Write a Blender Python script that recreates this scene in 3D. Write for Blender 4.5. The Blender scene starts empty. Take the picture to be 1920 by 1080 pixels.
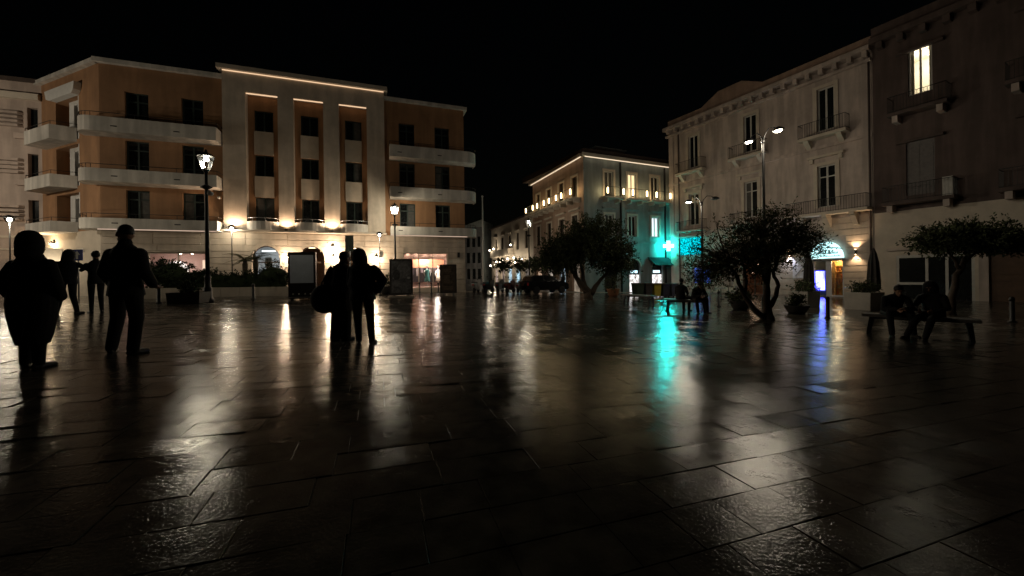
import bpy, bmesh, math, random
import numpy as np
from mathutils import Matrix, Vector, Quaternion
random.seed(7)
SC = bpy.context.scene
COL = SC.collection

# ------------------------------------------------------------------ camera
F, CX, CY, ROLL, HCAM = 715., 960., 518., math.radians(.8), 1.2     # focal length / principal point in photo pixels
cam_d = bpy.data.cameras.new('camera'); cam = bpy.data.objects.new('camera', cam_d); COL.objects.link(cam)
cam_d.sensor_width = 36; cam_d.lens = 36 * F / 1920; cam_d.shift_y = -(540 - CY) / 1920
cam_d.clip_start = .05; cam_d.clip_end = 2000
_c, _s = math.cos(ROLL), math.sin(ROLL)
cam.matrix_world = Matrix(((_c, _s, 0, 0), (0, 0, -1, 0), (-_s, _c, 0, HCAM), (0, 0, 0, 1)))
SC.camera = cam

# ------------------------------------------------------------------ night sky, exposure
wd = bpy.data.worlds.new('World'); SC.world = wd; wd.use_nodes = True
_nt = wd.node_tree; _bg = _nt.nodes['Background']
_sky = _nt.nodes.new('ShaderNodeTexSky'); _sky.sky_type = 'NISHITA'; _sky.sun_disc = False
_sky.sun_elevation = math.radians(2); _sky.sun_rotation = math.radians(200)
_nt.links.new(_sky.outputs[0], _bg.inputs[0]); _bg.inputs[1].default_value = 0.0004
SC.view_settings.view_transform = 'Standard'; SC.view_settings.look = 'None'
SC.view_settings.exposure = 0.35; SC.view_settings.gamma = 1
SC.cycles.use_denoising = True
SC.cycles.max_bounces = 5; SC.cycles.diffuse_bounces = 2; SC.cycles.glossy_bounces = 3
SC.cycles.transparent_max_bounces = 12; SC.cycles.sample_clamp_indirect = 3
SC.cycles.caustics_reflective = False; SC.cycles.caustics_refractive = False
SC.cycles.use_adaptive_sampling = False

# ------------------------------------------------------------------ pixel -> place helpers
def ray(u, v):
    du, dv = u - CX, CY - v
    return ((du * _c + dv * _s) / F, 1., (-du * _s + dv * _c) / F)
GX0, GX1, GY1 = -14., 13., 40.
def gz(x, y): return -.032 * max(GX0, min(GX1, x)) - .004 * max(0, min(GY1, y))
def gnd(u, v):
    r = ray(u, v); lo, hi = .5, 200.
    for _ in range(50):
        m = (lo + hi) / 2
        if HCAM + r[2] * m - gz(r[0] * m, m) > 0: lo = m
        else: hi = m
    return Vector((r[0] * lo, lo, gz(r[0] * lo, lo)))

# ------------------------------------------------------------------ materials
MATS = {}
def mat(name, col, rough=.75, var=.18, scale=2.5, bump=0., bscale=40., metal=0., spec=.5, island=0., stain=0.):
    if name in MATS: return MATS[name]
    m = bpy.data.materials.new(name); m.use_nodes = True; nt = m.node_tree; N = nt.nodes; L = nt.links
    b = N['Principled BSDF']; b.inputs['Roughness'].default_value = rough; b.inputs['Metallic'].default_value = metal
    b.inputs['Specular IOR Level'].default_value = spec
    g = N.new('ShaderNodeNewGeometry')
    n = N.new('ShaderNodeTexNoise'); n.inputs['Scale'].default_value = scale; n.inputs['Detail'].default_value = 6; n.inputs['Roughness'].default_value = .65
    L.new(g.outputs['Position'], n.inputs['Vector'])
    r = N.new('ShaderNodeValToRGB')
    r.color_ramp.elements[0].position = .3; r.color_ramp.elements[1].position = .7
    r.color_ramp.elements[0].color = [c * (1 - var) for c in col] + [1]
    r.color_ramp.elements[1].color = [min(1, c * (1 + var)) for c in col] + [1]
    L.new(n.outputs['Fac'], r.inputs['Fac'])
    out = r.outputs['Color']
    if stain:
        mp = N.new('ShaderNodeMapping'); mp.inputs['Scale'].default_value = (1.3, 1.3, .16)
        L.new(g.outputs['Position'], mp.inputs['Vector'])
        n2 = N.new('ShaderNodeTexNoise'); n2.inputs['Scale'].default_value = 1.6; n2.inputs['Detail'].default_value = 5
        L.new(mp.outputs[0], n2.inputs['Vector'])
        r2 = N.new('ShaderNodeValToRGB'); r2.color_ramp.elements[0].position = .42; r2.color_ramp.elements[1].position = .62
        r2.color_ramp.elements[0].color = (1 - stain,) * 3 + (1,); r2.color_ramp.elements[1].color = (1, 1, 1, 1)
        L.new(n2.outputs['Fac'], r2.inputs['Fac'])
        mx = N.new('ShaderNodeMix'); mx.data_type = 'RGBA'; mx.blend_type = 'MULTIPLY'; mx.inputs[0].default_value = 1
        L.new(out, mx.inputs[6]); L.new(r2.outputs[0], mx.inputs[7]); out = mx.outputs[2]
    if island:
        mr = N.new('ShaderNodeMapRange'); mr.inputs[3].default_value = 1 - island; mr.inputs[4].default_value = 1 + island
        L.new(g.outputs['Random Per Island'], mr.inputs[0])
        mx = N.new('ShaderNodeMix'); mx.data_type = 'RGBA'; mx.blend_type = 'MULTIPLY'; mx.inputs[0].default_value = 1
        L.new(out, mx.inputs[6]); L.new(mr.outputs[0], mx.inputs[7]); out = mx.outputs[2]
    L.new(out, b.inputs['Base Color'])
    if bump:
        n3 = N.new('ShaderNodeTexNoise'); n3.inputs['Scale'].default_value = bscale; n3.inputs['Detail'].default_value = 4
        L.new(g.outputs['Position'], n3.inputs['Vector'])
        bp = N.new('ShaderNodeBump'); bp.inputs['Strength'].default_value = bump; bp.inputs['Distance'].default_value = .01
        L.new(n3.outputs['Fac'], bp.inputs['Height']); L.new(bp.outputs[0], b.inputs['Normal'])
    MATS[name] = m; return m
def emi(name, col, strength, pattern=None):
    if name in MATS: return MATS[name]
    m = bpy.data.materials.new(name); m.use_nodes = True; nt = m.node_tree; N = nt.nodes; L = nt.links
    for n in list(N):
        if n.type != 'OUTPUT_MATERIAL': N.remove(n)
    e = N.new('ShaderNodeEmission'); e.inputs[0].default_value = (*col, 1); e.inputs[1].default_value = strength
    if pattern:
        g = N.new('ShaderNodeNewGeometry'); v = N.new('ShaderNodeTexNoise'); v.inputs['Scale'].default_value = pattern; v.inputs['Detail'].default_value = 3
        L.new(g.outputs['Position'], v.inputs['Vector'])
        r = N.new('ShaderNodeValToRGB'); r.color_ramp.elements[0].position = .35; r.color_ramp.elements[1].position = .65
        r.color_ramp.elements[0].color = [c * .25 for c in col] + [1]; r.color_ramp.elements[1].color = (*col, 1)
        L.new(v.outputs['Fac'], r.inputs[0]); L.new(r.outputs[0], e.inputs[0])
    L.new(e.outputs[0], N['Material Output'].inputs[0]); MATS[name] = m; return m
def glass(name='clear_glass'):
    if name in MATS: return MATS[name]
    m = bpy.data.materials.new(name); m.use_nodes = True; nt = m.node_tree; N = nt.nodes; L = nt.links
    for n in list(N):
        if n.type != 'OUTPUT_MATERIAL': N.remove(n)
    t = N.new('ShaderNodeBsdfTransparent'); t.inputs[0].default_value = (.9, .93, .92, 1)
    gl = N.new('ShaderNodeBsdfGlossy'); gl.inputs['Roughness'].default_value = .03
    fr = N.new('ShaderNodeFresnel'); fr.inputs[0].default_value = 1.45
    mx = N.new('ShaderNodeMixShader'); L.new(fr.outputs[0], mx.inputs[0]); L.new(t.outputs[0], mx.inputs[1]); L.new(gl.outputs[0], mx.inputs[2])
    L.new(mx.outputs[0], N['Material Output'].inputs[0]); MATS[name] = m; return m
def wet_stone():
    m = bpy.data.materials.new('wet_paving_stone'); m.use_nodes = True; nt = m.node_tree; N = nt.nodes; L = nt.links
    b = N['Principled BSDF']; g = N.new('ShaderNodeNewGeometry')
    def noise(scale, det=5, vec=None):
        n = N.new('ShaderNodeTexNoise'); n.inputs['Scale'].default_value = scale; n.inputs['Detail'].default_value = det
        L.new(vec or g.outputs['Position'], n.inputs['Vector']); return n.outputs['Fac']
    def mr(src, a, c, lo, hi):
        n = N.new('ShaderNodeMapRange'); n.inputs[1].default_value = a; n.inputs[2].default_value = c; n.inputs[3].default_value = lo; n.inputs[4].default_value = hi
        L.new(src, n.inputs[0]); return n.outputs[0]
    def math_(op, x, y):
        n = N.new('ShaderNodeMath'); n.operation = op
        for i, k in enumerate((x, y)):
            if isinstance(k, (int, float)): n.inputs[i].default_value = k
            else: L.new(k, n.inputs[i])
        return n.outputs[0]
    r = N.new('ShaderNodeValToRGB'); r.color_ramp.elements[0].position = .3; r.color_ramp.elements[1].position = .72
    r.color_ramp.elements[0].color = (.042, .036, .028, 1); r.color_ramp.elements[1].color = (.12, .106, .085, 1)
    L.new(noise(5, 8), r.inputs[0])
    mx = N.new('ShaderNodeMix'); mx.data_type = 'RGBA'; mx.blend_type = 'MULTIPLY'; mx.inputs[0].default_value = 1
    L.new(r.outputs[0], mx.inputs[6]); L.new(mr(g.outputs['Random Per Island'], 0, 1, .72, 1.18), mx.inputs[7])
    N.remove(b); df = N.new('ShaderNodeBsdfDiffuse'); L.new(mx.outputs[2], df.inputs[0])
    gl = N.new('ShaderNodeBsdfGlossy'); gl.distribution = 'BECKMANN'; gl.inputs[0].default_value = (.95, .95, .95, 1)
    # drier patches and worn slabs are rougher, walked and wet ones glossier
    ro = math_('ADD', mr(noise(.55, 3), .35, .65, .115, .195), mr(g.outputs['Random Per Island'], 0, 1, -.055, .10))
    ro = math_('ADD', ro, mr(noise(9, 5), .3, .7, -.03, .04)); L.new(ro, gl.inputs['Roughness'])
    h = math_('ADD', math_('MULTIPLY', noise(58, 4), 1.0), math_('MULTIPLY', noise(17, 2), .7))
    bp = N.new('ShaderNodeBump'); bp.inputs['Strength'].default_value = .42; bp.inputs['Distance'].default_value = .004
    L.new(h, bp.inputs['Height'])
    fr = N.new('ShaderNodeFresnel'); fr.inputs[0].default_value = 1.31; ms = N.new('ShaderNodeMixShader')
    for nd in (df, gl, fr): L.new(bp.outputs[0], nd.inputs['Normal'])
    L.new(fr.outputs[0], ms.inputs[0]); L.new(df.outputs[0], ms.inputs[1]); L.new(gl.outputs[0], ms.inputs[2]); L.new(ms.outputs[0], N['Material Output'].inputs[0])
    MATS['wet_paving_stone'] = m; return m

# ------------------------------------------------------------------ mesh builder
class MB:
    def __init__(s, M=None): s.v = []; s.f = []; s.M = M; s.sm = []
    def add(s, vs, fs, smooth=False):
        o = len(s.v)
        s.v += [tuple(s.M @ Vector(p)) for p in vs] if s.M is not None else [tuple(p) for p in vs]
        s.f += [tuple(i + o for i in f) for f in fs]; s.sm += [smooth] * len(fs); return s
    def box(s, x0, x1, y0, y1, z0, z1):
        return s.add([(x0, y0, z0), (x1, y0, z0), (x1, y1, z0), (x0, y1, z0), (x0, y0, z1), (x1, y0, z1), (x1, y1, z1), (x0, y1, z1)],
                     [(3, 2, 1, 0), (4, 5, 6, 7), (0, 1, 5, 4), (1, 2, 6, 5), (2, 3, 7, 6), (3, 0, 4, 7)])
    def prism(s, poly, z0, z1):                     # poly CCW in xy
        n = len(poly)
        return s.add([(x, y, z0) for x, y in poly] + [(x, y, z1) for x, y in poly],
                     [tuple(range(n - 1, -1, -1)), tuple(range(n, 2 * n))] + [(i, (i + 1) % n, (i + 1) % n + n, i + n) for i in range(n)])
    def prism_y(s, poly, y0, y1):                   # poly in xz extruded along y
        n = len(poly)
        return s.add([(x, y0, z) for x, z in poly] + [(x, y1, z) for x, z in poly],
                     [tuple(range(n)), tuple(range(2 * n - 1, n - 1, -1))] + [(i, i + n, (i + 1) % n + n, (i + 1) % n) for i in range(n)])
    def tube(s, pts, rs, seg=8, cap=True):
        pts = [Vector(p) for p in pts]; n = len(pts)
        if isinstance(rs, (int, float)): rs = [rs] * n
        vs, fs = [], []; up = None
        for i, p in enumerate(pts):
            t = (pts[min(i + 1, n - 1)] - pts[max(i - 1, 0)])
            t = t.normalized() if t.length > 1e-9 else Vector((0, 0, 1))
            if up is None:
                up = t.orthogonal().normalized()
            up = (up - t * up.dot(t)); up = up.normalized() if up.length > 1e-6 else t.orthogonal().normalized()
            w = t.cross(up)
            vs += [p + (up * math.cos(2 * math.pi * k / seg) + w * math.sin(2 * math.pi * k / seg)) * rs[i] for k in range(seg)]
        for i in range(n - 1):
            for k in range(seg):
                a, b = i * seg + k, i * seg + (k + 1) % seg; fs.append((a, b, b + seg, a + seg))
        if cap: fs += [tuple(range(seg - 1, -1, -1)), tuple(range((n - 1) * seg, n * seg))]
        return s.add(vs, fs, True)
    def lathe(s, prof, seg=16, c=(0, 0), sx=1., sy=1., smooth=True, rot=0.):
        n = len(prof); vs = []; fs = []
        for r, z in prof:
            vs += [(c[0] + sx * r * math.cos(rot + 2 * math.pi * k / seg), c[1] + sy * r * math.sin(rot + 2 * math.pi * k / seg), z) for k in range(seg)]
        for i in range(n - 1):
            for k in range(seg):
                a, b = i * seg + k, i * seg + (k + 1) % seg; fs.append((a, b, b + seg, a + seg))
        fs += [tuple(range(seg - 1, -1, -1)), tuple(range((n - 1) * seg, n * seg))]
        return s.add(vs, fs, smooth)
    def ball(s, c, r, seg=12, rings=7, sc=(1, 1, 1), Q=None):
        vs = [Vector((0, 0, -1))]; fs = []
        for i in range(1, rings):
            t = math.pi * i / rings
            vs += [Vector((math.sin(t) * math.cos(2 * math.pi * k / seg), math.sin(t) * math.sin(2 * math.pi * k / seg), -math.cos(t))) for k in range(seg)]
        vs.append(Vector((0, 0, 1))); e = len(vs) - 1
        for k in range(seg):
            fs.append((0, 1 + (k + 1) % seg, 1 + k)); q = 1 + (rings - 2) * seg; fs.append((e, q + k, q + (k + 1) % seg))
        for i in range(rings - 2):
            for k in range(seg):
                a, b = 1 + i * seg + k, 1 + i * seg + (k + 1) % seg; fs.append((a, b, b + seg, a + seg))
        out = []
        for p in vs:
            p = Vector((p.x * r * sc[0], p.y * r * sc[1], p.z * r * sc[2]))
            if Q is not None: p = Q @ p
            out.append(p + Vector(c))
        return s.add(out, fs, True)
    def parapet(s, pts, th, z0, z1):                # open polyline wall, pts = outer face, thickness to the left
        P = [Vector((x, y)) for x, y in pts]; n = len(P); I = []
        for i in range(n):
            a = (P[i] - P[i - 1]).normalized() if i else (P[1] - P[0]).normalized()
            b = (P[i + 1] - P[i]).normalized() if i < n - 1 else a
            na, nb = Vector((-a.y, a.x)), Vector((-b.y, b.x)); m = na + nb
            I.append(P[i] + m * (th / max(.35, m.dot(na))) if m.length > 1e-6 else P[i] + na * th)
        vs = [(p.x, p.y, z0) for p in P] + [(p.x, p.y, z1) for p in P] + [(p.x, p.y, z0) for p in I] + [(p.x, p.y, z1) for p in I]
        fs = []
        for i in range(n - 1):
            fs += [(i, i + 1, n + i + 1, n + i), (2 * n + i + 1, 2 * n + i, 3 * n + i, 3 * n + i + 1), (n + i, n + i + 1, 3 * n + i + 1, 3 * n + i), (i + 1, i, 2 * n + i, 2 * n + i + 1)]
        fs += [(0, n, 3 * n, 2 * n), (n - 1, 3 * n - 1, 4 * n - 1, 2 * n - 1)]
        return s.add(vs, fs)
    def wall(s, x0, x1, z0, z1, holes, y=0., dep=.25):   # front face at y with rectangular holes, reveals going in by dep
        xs = sorted({x0, x1} | {h for q in holes for h in q[:2]}); zs = sorted({z0, z1} | {h for q in holes for h in q[2:4]})
        for i in range(len(xs) - 1):
            for j in range(len(zs) - 1):
                cx, cz = (xs[i] + xs[i + 1]) / 2, (zs[j] + zs[j + 1]) / 2
                if any(h[0] < cx < h[1] and h[2] < cz < h[3] for h in holes): continue
                s.add([(xs[i], y, zs[j]), (xs[i + 1], y, zs[j]), (xs[i + 1], y, zs[j + 1]), (xs[i], y, zs[j + 1])], [(0, 1, 2, 3)])
        for h in holes:
            a, b, c, d = h[:4]; q = y + (h[4] if len(h) > 4 else dep)
            s.add([(a, y, c), (b, y, c), (b, y, d), (a, y, d), (a, q, c), (b, q, c), (b, q, d), (a, q, d)],
                  [(0, 4, 5, 1), (1, 5, 6, 2), (2, 6, 7, 3), (3, 7, 4, 0)])
        return s
    def build(s, name, m, parent=None, kind=None):
        me = bpy.data.meshes.new(name); me.from_pydata(s.v, [], s.f); me.materials.append(m)
        me.polygons.foreach_set('use_smooth', s.sm); me.update()
        o = bpy.data.objects.new(name, me); COL.objects.link(o)
        if parent is not None: o.parent = parent
        if kind: o['kind'] = kind
        return o
def thing(name, label, cat, loc=(0, 0, 0), rz=0., group=None):
    o = bpy.data.objects.new(name, None); COL.objects.link(o); o.empty_display_size = .3
    o.location = loc; o.rotation_euler = (0, 0, rz); o['label'] = label; o['category'] = cat
    if group: o['group'] = group
    return o
def tag(o, label, cat, group=None):
    o['label'] = label; o['category'] = cat
    if group: o['group'] = group
    return o
def copy_tree(o, parent=None, **kw):
    c = o.copy(); COL.objects.link(c)
    if parent is not None: c.parent = parent
    for ch in list(o.children): copy_tree(ch, c)
    return c
def lamp_light(parent, loc, power, col, size=.1, kind='POINT', rot=None, spot=None, blend=.6):
    d = bpy.data.lights.new('lamp_light', kind); d.energy = power; d.color = col; d.shadow_soft_size = size
    if kind == 'SPOT': d.spot_size = spot; d.spot_blend = blend
    o = bpy.data.objects.new('lamp_light', d); COL.objects.link(o); o.location = loc; o.parent = parent
    if rot: o.rotation_euler = rot
    return o
def rotz(a): return Matrix.Rotation(a, 4, 'Z')
WARM = (1, .70, .40); WARMW = (1, .84, .62); COOLW = (.92, .97, 1)
# ------------------------------------------------------------------ shared materials
m_lime = mat('limestone', (.60, .52, .43), .8, .14, 1.2, .25, 25, stain=.18)
m_lime2 = mat('pale_stone_trim', (.58, .51, .42), .8, .12, 1.5, .2, 30)
m_orange = mat('ochre_plaster', (.37, .20, .10), .85, .16, .8, .2, 30, stain=.2)
m_conc = mat('painted_concrete', (.68, .64, .58), .75, .12, 1.1, .15, 30, stain=.25)
m_pale = mat('pale_rose_plaster', (.50, .40, .34), .85, .14, .7, .2, 30, stain=.22)
m_beige = mat('beige_plaster', (.58, .49, .435), .88, .18, .6, .25, 25, stain=.28)
m_grey = mat('grey_plaster', (.30, .335, .325), .88, .15, .7, .2, 25, stain=.22)
m_brown = mat('dark_brown_plaster', (.12, .088, .078), .9, .2, .6, .25, 25, stain=.3)
m_rose = mat('terracotta_plaster', (.40, .28, .21), .88, .15, .7, .2, 25, stain=.2)
m_darkglass = mat('dark_window_glass', (.012, .014, .014), .1, .2, 3, 0, spec=.5)
m_shut = mat('dark_green_shutter', (.02, .035, .03), .6, .2, 6)
m_wframe = mat('white_window_frame', (.55, .54, .50), .6, .1, 6)
m_brownframe = mat('brown_window_frame', (.06, .04, .028), .6, .2, 6)
m_iron = mat('black_iron', (.012, .012, .012), .5, .3, 8, metal=0)
m_steel = mat('galvanised_steel', (.35, .36, .37), .4, .15, 8, metal=.8)
m_roof = mat('dark_roof_tile', (.07, .05, .04), .85, .25, 4, .3, 20)
m_dark = mat('dark_interior', (.03, .028, .026), .9, .2, 3)
m_white = mat('white_paint', (.7, .69, .66), .6, .08, 4)
m_glass = glass()
m_bulbw = emi('bulb_cool', (1, .95, .85), 60)
m_bulbwarm = emi('bulb_warm', (1, .72, .40), 30)
m_led = emi('led_warm', (1, .66, .40), .8)
m_edge_glow = emi('painted_edge_glow', (1, .72, .55), .5)  # emission standing in for shop light caught by the balcony edges
m_curt = mat('net_curtain', (.09, .088, .082), .9, .3, 5)
rw_ = random.Random(99)
def window(parent, M, x0, x1, z0, z1, y, fm, pm, n=2, fw=.07, tr=None, name='window', label=None):
    b = MB(M); b.box(x0, x1, y, y + .07, z0, z0 + fw); b.box(x0, x1, y, y + .07, z1 - fw, z1)
    b.box(x0, x0 + fw, y, y + .07, z0 + fw, z1 - fw); b.box(x1 - fw, x1, y, y + .07, z0 + fw, z1 - fw)
    w = (x1 - x0 - 2 * fw) / n
    for i in range(1, n): b.box(x0 + fw + w * i - fw * .6, x0 + fw + w * i + fw * .6, y - .01, y + .06, z0 + fw, z1 - fw)
    if tr: b.box(x0 + fw, x1 - fw, y - .006, y + .055, tr - .04, tr + .04)
    o = b.build(name, fm, parent)
    for i in range(n):
        p = MB(M).box(x0 + fw + w * i + .01, x0 + fw + w * (i + 1) - .01, y + .035, y + .05, z0 + fw * .7, z1 - fw * .7).build('pane', (m_curt if rw_.random() < .22 else pm) if pm is m_darkglass else pm, o)
    if label: o['label'] = label
    return o
def room(parent, M, x0, x1, z0, z1, y0, y1, m, name='shop_interior'):   # closed room behind an opening, faces inward
    b = MB(M); b.add([(x0, y0, z0), (x1, y0, z0), (x1, y1, z0), (x0, y1, z0), (x0, y0, z1), (x1, y0, z1), (x1, y1, z1), (x0, y1, z1)],
                     [(0, 1, 2, 3), (7, 6, 5, 4), (1, 5, 6, 2), (2, 6, 7, 3), (3, 7, 4, 0)])
    return b.build(name, m, parent)
def courses(parent, M, x0, x1, z0, z1, h, holes, m, y=0., proud=.03, gap=.035, wmax=1.6, arches=()):
    z = z0; k = 0
    while z < z1 - .1:
        zt = min(z + h, z1); zm = (z + zt) / 2; cuts = []
        for a in holes:
            if a[2] < zt - .01 and a[3] > z + .01: cuts.append((a[0], a[1]))
        for cx, r, sp in arches:
            if zm <= sp: cuts.append((cx - r, cx + r))
            elif zm < sp + r: q = math.sqrt(r * r - (zm - sp) ** 2); cuts.append((cx - q, cx + q))
        cuts.sort(); a = x0; segs = []
        for c0, c1 in cuts:
            if c0 > a + .03: segs.append((a, c0))
            a = max(a, c1)
        if a < x1 - .03: segs.append((a, x1))
        for c0, c1 in segs:
            n = max(1, round((c1 - c0) / wmax)) if wmax else 1; w = (c1 - c0) / n
            for i in range(n):
                b = MB(M); xa, xb = c0 + w * i + gap * .3, c0 + w * (i + 1) - gap * .3; p = proud * random.uniform(.85, 1.1); g = gap / 2; e = .012
                b.add([(xa, y, z + g), (xb, y, z + g), (xb, y, zt - g), (xa, y, zt - g), (xa + e, y - p, z + g + e), (xb - e, y - p, z + g + e), (xb - e, y - p, zt - g - e), (xa + e, y - p, zt - g - e)],
                      [(4, 5, 6, 7), (0, 1, 5, 4), (1, 2, 6, 5), (2, 3, 7, 6), (3, 0, 4, 7)])
                b.build('stone_block', m, parent)
        z = zt; k += 1
def arch_fill(parent, M, cx, r, sp, top, y, m, vm, dep=.3, ring=.2, nv=11):
    b = MB(M); n = 16; pts = [(cx + r * math.cos(math.pi * i / n), sp + r * math.sin(math.pi * i / n)) for i in range(n + 1)]
    for i in range(n):
        (xa, za), (xb, zb) = pts[i], pts[i + 1]
        b.add([(xa, y, za), (xa, y, top), (xb, y, top), (xb, y, zb)], [(0, 1, 2, 3)])
        b.add([(xa, y, za), (xb, y, zb), (xb, y + dep, zb), (xa, y + dep, za)], [(0, 1, 2, 3)])
    b.build('arch_head', m, parent)
    for i in range(nv):
        a0, a1 = math.pi * (i + .06) / nv, math.pi * (i + .94) / nv; q = [(r * math.cos(a0), r * math.sin(a0)), ((r + ring) * math.cos(a0), (r + ring) * math.sin(a0)), ((r + ring) * math.cos(a1), (r + ring) * math.sin(a1)), (r * math.cos(a1), r * math.sin(a1))]
        MB(M).prism_y([(cx + x, sp + z) for x, z in q][::-1], y - .06, y + .02).build('voussoir', vm, parent)
def railing(parent, M, pts, z0, z1, m, step=.14, name='railing'):
    b = MB(M)
    b.tube([(x, y, z1) for x, y in pts], .022, 6); b.tube([(x, y, z0 + .06) for x, y in pts], .015, 5)
    for i in range(len(pts) - 1):
        a, c = Vector(pts[i]), Vector(pts[i + 1]); n = max(1, int((c - a).length / step))
        for k in range(n + 1):
            p = a.lerp(c, k / n); b.box(p.x - .008, p.x + .008, p.y - .008, p.y + .008, z0, z1)
    return b.build(name, m, parent)
# ================================================================== GROUND
DA = math.atan2((1.), (3000 - CX) / F)                 # direction of the paving rows and of the long facade
dA = Vector((math.cos(DA), math.sin(DA))); nA = Vector((-dA.y, dA.x))
PA = Vector((-24.918, 23.140))                          # facade corner of the ochre building
PR = Vector((22.261, 26.554)); dR = Vector((.48823, -.87271)); nR = Vector((-dR.y, dR.x)); DR = math.atan2(dR.y, dR.x)
DS = math.atan2(-.3622, .9321)                          # angled side facade of the ochre building
nS = Vector((.3622, .9321))
m_wet = wet_stone()
m_mortar = mat('wet_joint_mortar', (.045, .04, .034), .3, .3, 20, .3, 60)
xs = [-500, -80, GX0, 0, GX1, 80, 500]; ys = [-120, 0, 20, GY1, 120, 600]
b = MB(); b.add([(x, y, gz(x, y) - .010) for y in ys for x in xs],
                [(j * len(xs) + i, j * len(xs) + i + 1, (j + 1) * len(xs) + i + 1, (j + 1) * len(xs) + i) for j in range(len(ys) - 1) for i in range(len(xs) - 1)])
plaza = b.build('plaza', m_mortar, kind='structure')
b = MB()
def ab(a_, b_): p = dA * a_ + nA * b_; return (p.x, p.y)
rp = [ab(6.5, 30.35), ab(24.5, 30.35), ab(60, 90), ab(-30, 120)]
for i in range(12):
    for j in range(10):
        def L(u_, v_):
            p0 = Vector(rp[0]).lerp(Vector(rp[1]), u_); p1 = Vector(rp[3]).lerp(Vector(rp[2]), u_); return p0.lerp(p1, v_)
        c4 = [L(i / 12, j / 10), L((i + 1) / 12, j / 10), L((i + 1) / 12, (j + 1) / 10), L(i / 12, (j + 1) / 10)]
        b.add([(p.x, p.y, gz(p.x, p.y) - .008) for p in c4], [(0, 1, 2, 3)])
b.build('road', mat('wet_asphalt', (.045, .045, .048), .38, .25, 12, .4, 80), kind='structure')
# kerb between paving and road
kb = MB()
for i in range(17):
    p, q2 = Vector(ab(6.6 + i, 30.2)), Vector(ab(7.55 + i, 30.2)); z = gz(p.x, p.y)
    kb.M = Matrix.Translation((p.x, p.y, z)) @ rotz(DA); kb.box(0, .97, -.15, .13, -.05, .03)
kb.build('kerb', m_lime, kind='structure')

LENS = [.34, .42, .5, .6, .7]; ROWH = .295; JT = .004
def slab_geo(l, w, t=.03, e=.002):
    x, y = l / 2 - JT / 2, w / 2 - JT / 2
    return [(-x, -y, -t), (x, -y, -t), (x, y, -t), (-x, y, -t), (-x, -y, -e), (x, -y, -e), (x, y, -e), (-x, y, -e), (-x + e, -y + e, 0), (x - e, -y + e, 0), (x - e, y - e, 0), (-x + e, y - e, 0)], \
           [(8, 9, 10, 11)] + [(4 + i, 4 + (i + 1) % 4, 8 + (i + 1) % 4, 8 + i) for i in range(4)] + [(i, (i + 1) % 4, 4 + (i + 1) % 4, 4 + i) for i in range(4)]
smesh = []
for l in LENS:
    vs, fs = slab_geo(l, ROWH); me = bpy.data.meshes.new('paving_slab'); me.from_pydata(vs, [], fs); me.materials.append(m_wet); smesh.append(me)
slabs = []; rg = random.Random(3)
nrow = int(31 / ROWH) + 2
for r in range(-8, nrow):
    bb = r * ROWH; a_ = -40 - rg.random()
    while a_ < 46:
        k = rg.randrange(5); l = LENS[k]; c = dA * (a_ + l / 2) + nA * bb; a_ += l
        if c.y < -.3 or abs(c.x) > 1.5 * c.y + 3 or bb > 30.05: continue
        if (c - PR).dot(nR) > -.25: continue
        if (c - PA).dot(nS) > -.3 and (c - PA).dot(dA) < 1: continue
        slabs.append((c.x, c.y, k))
def slab_M(x, y):
    sx = 0 if (x < GX0 or x > GX1) else -.032
    T = Matrix.Translation((x, y, gz(x, y) + rg.uniform(-.0018, .0012)))
    tilt = Matrix.Rotation(-math.atan(sx) + rg.gauss(0, .008), 4, 'Y') @ Matrix.Rotation(math.atan(-.004) + rg.gauss(0, .008), 4, 'X')
    return T @ tilt @ rotz(DA + (math.pi if rg.random() < .5 else 0))
def vis(s):
    x, y, _ = s
    if y < .9: return 0
    u = CX + F * x / y; v = CY + F * (HCAM - gz(x, y)) / y - 0.014 * (u - CX)
    if not (-60 < u < 1980 and v < 1125): return 0
    return 1 / y ** 3
slabs.sort(key=vis, reverse=True)
for x, y, k in slabs[:300]:
    o = bpy.data.objects.new('paving_slab', smesh[k]); COL.objects.link(o); o.matrix_world = slab_M(x, y); o.parent = plaza
b = MB()
for x, y, k in slabs[300:]:
    b.M = slab_M(x, y); vs, fs = slab_geo(LENS[k], ROWH); b.add(vs, fs[:5])
b.build('paving', m_wet, plaza, 'stuff')

# ================================================================== OCHRE BUILDING (A)
A = thing('apartment_building', 'ochre apartment building with curved white balconies and tall uplit pilasters', 'building', (PA.x, PA.y, 0), DA)
I4 = Matrix.Identity(4); MS = rotz(DS - DA)
FL = [(4.33, 4.96), (7.1, 7.86), (10.05, 10.9)]          # balcony bottom, parapet top
HEAD = [6.86, 9.92, 12.95]
lw = [(x, x + 1.17, FL[i][0] + .2, HEAD[i]) for i in range(3) for x in (1.22, 4.06)]
rw = [(x, x + 1.15, FL[i][0] + .2, HEAD[i]) for i in range(3) for x in (17.46, 20.15)]
MB().wall(0, 6.45, 4.4, 14.5, lw).build('wall', m_orange, A)
MB().wall(16.25, 22.46, 4.4, 14.5, rw).build('wall', m_orange, A)
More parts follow.
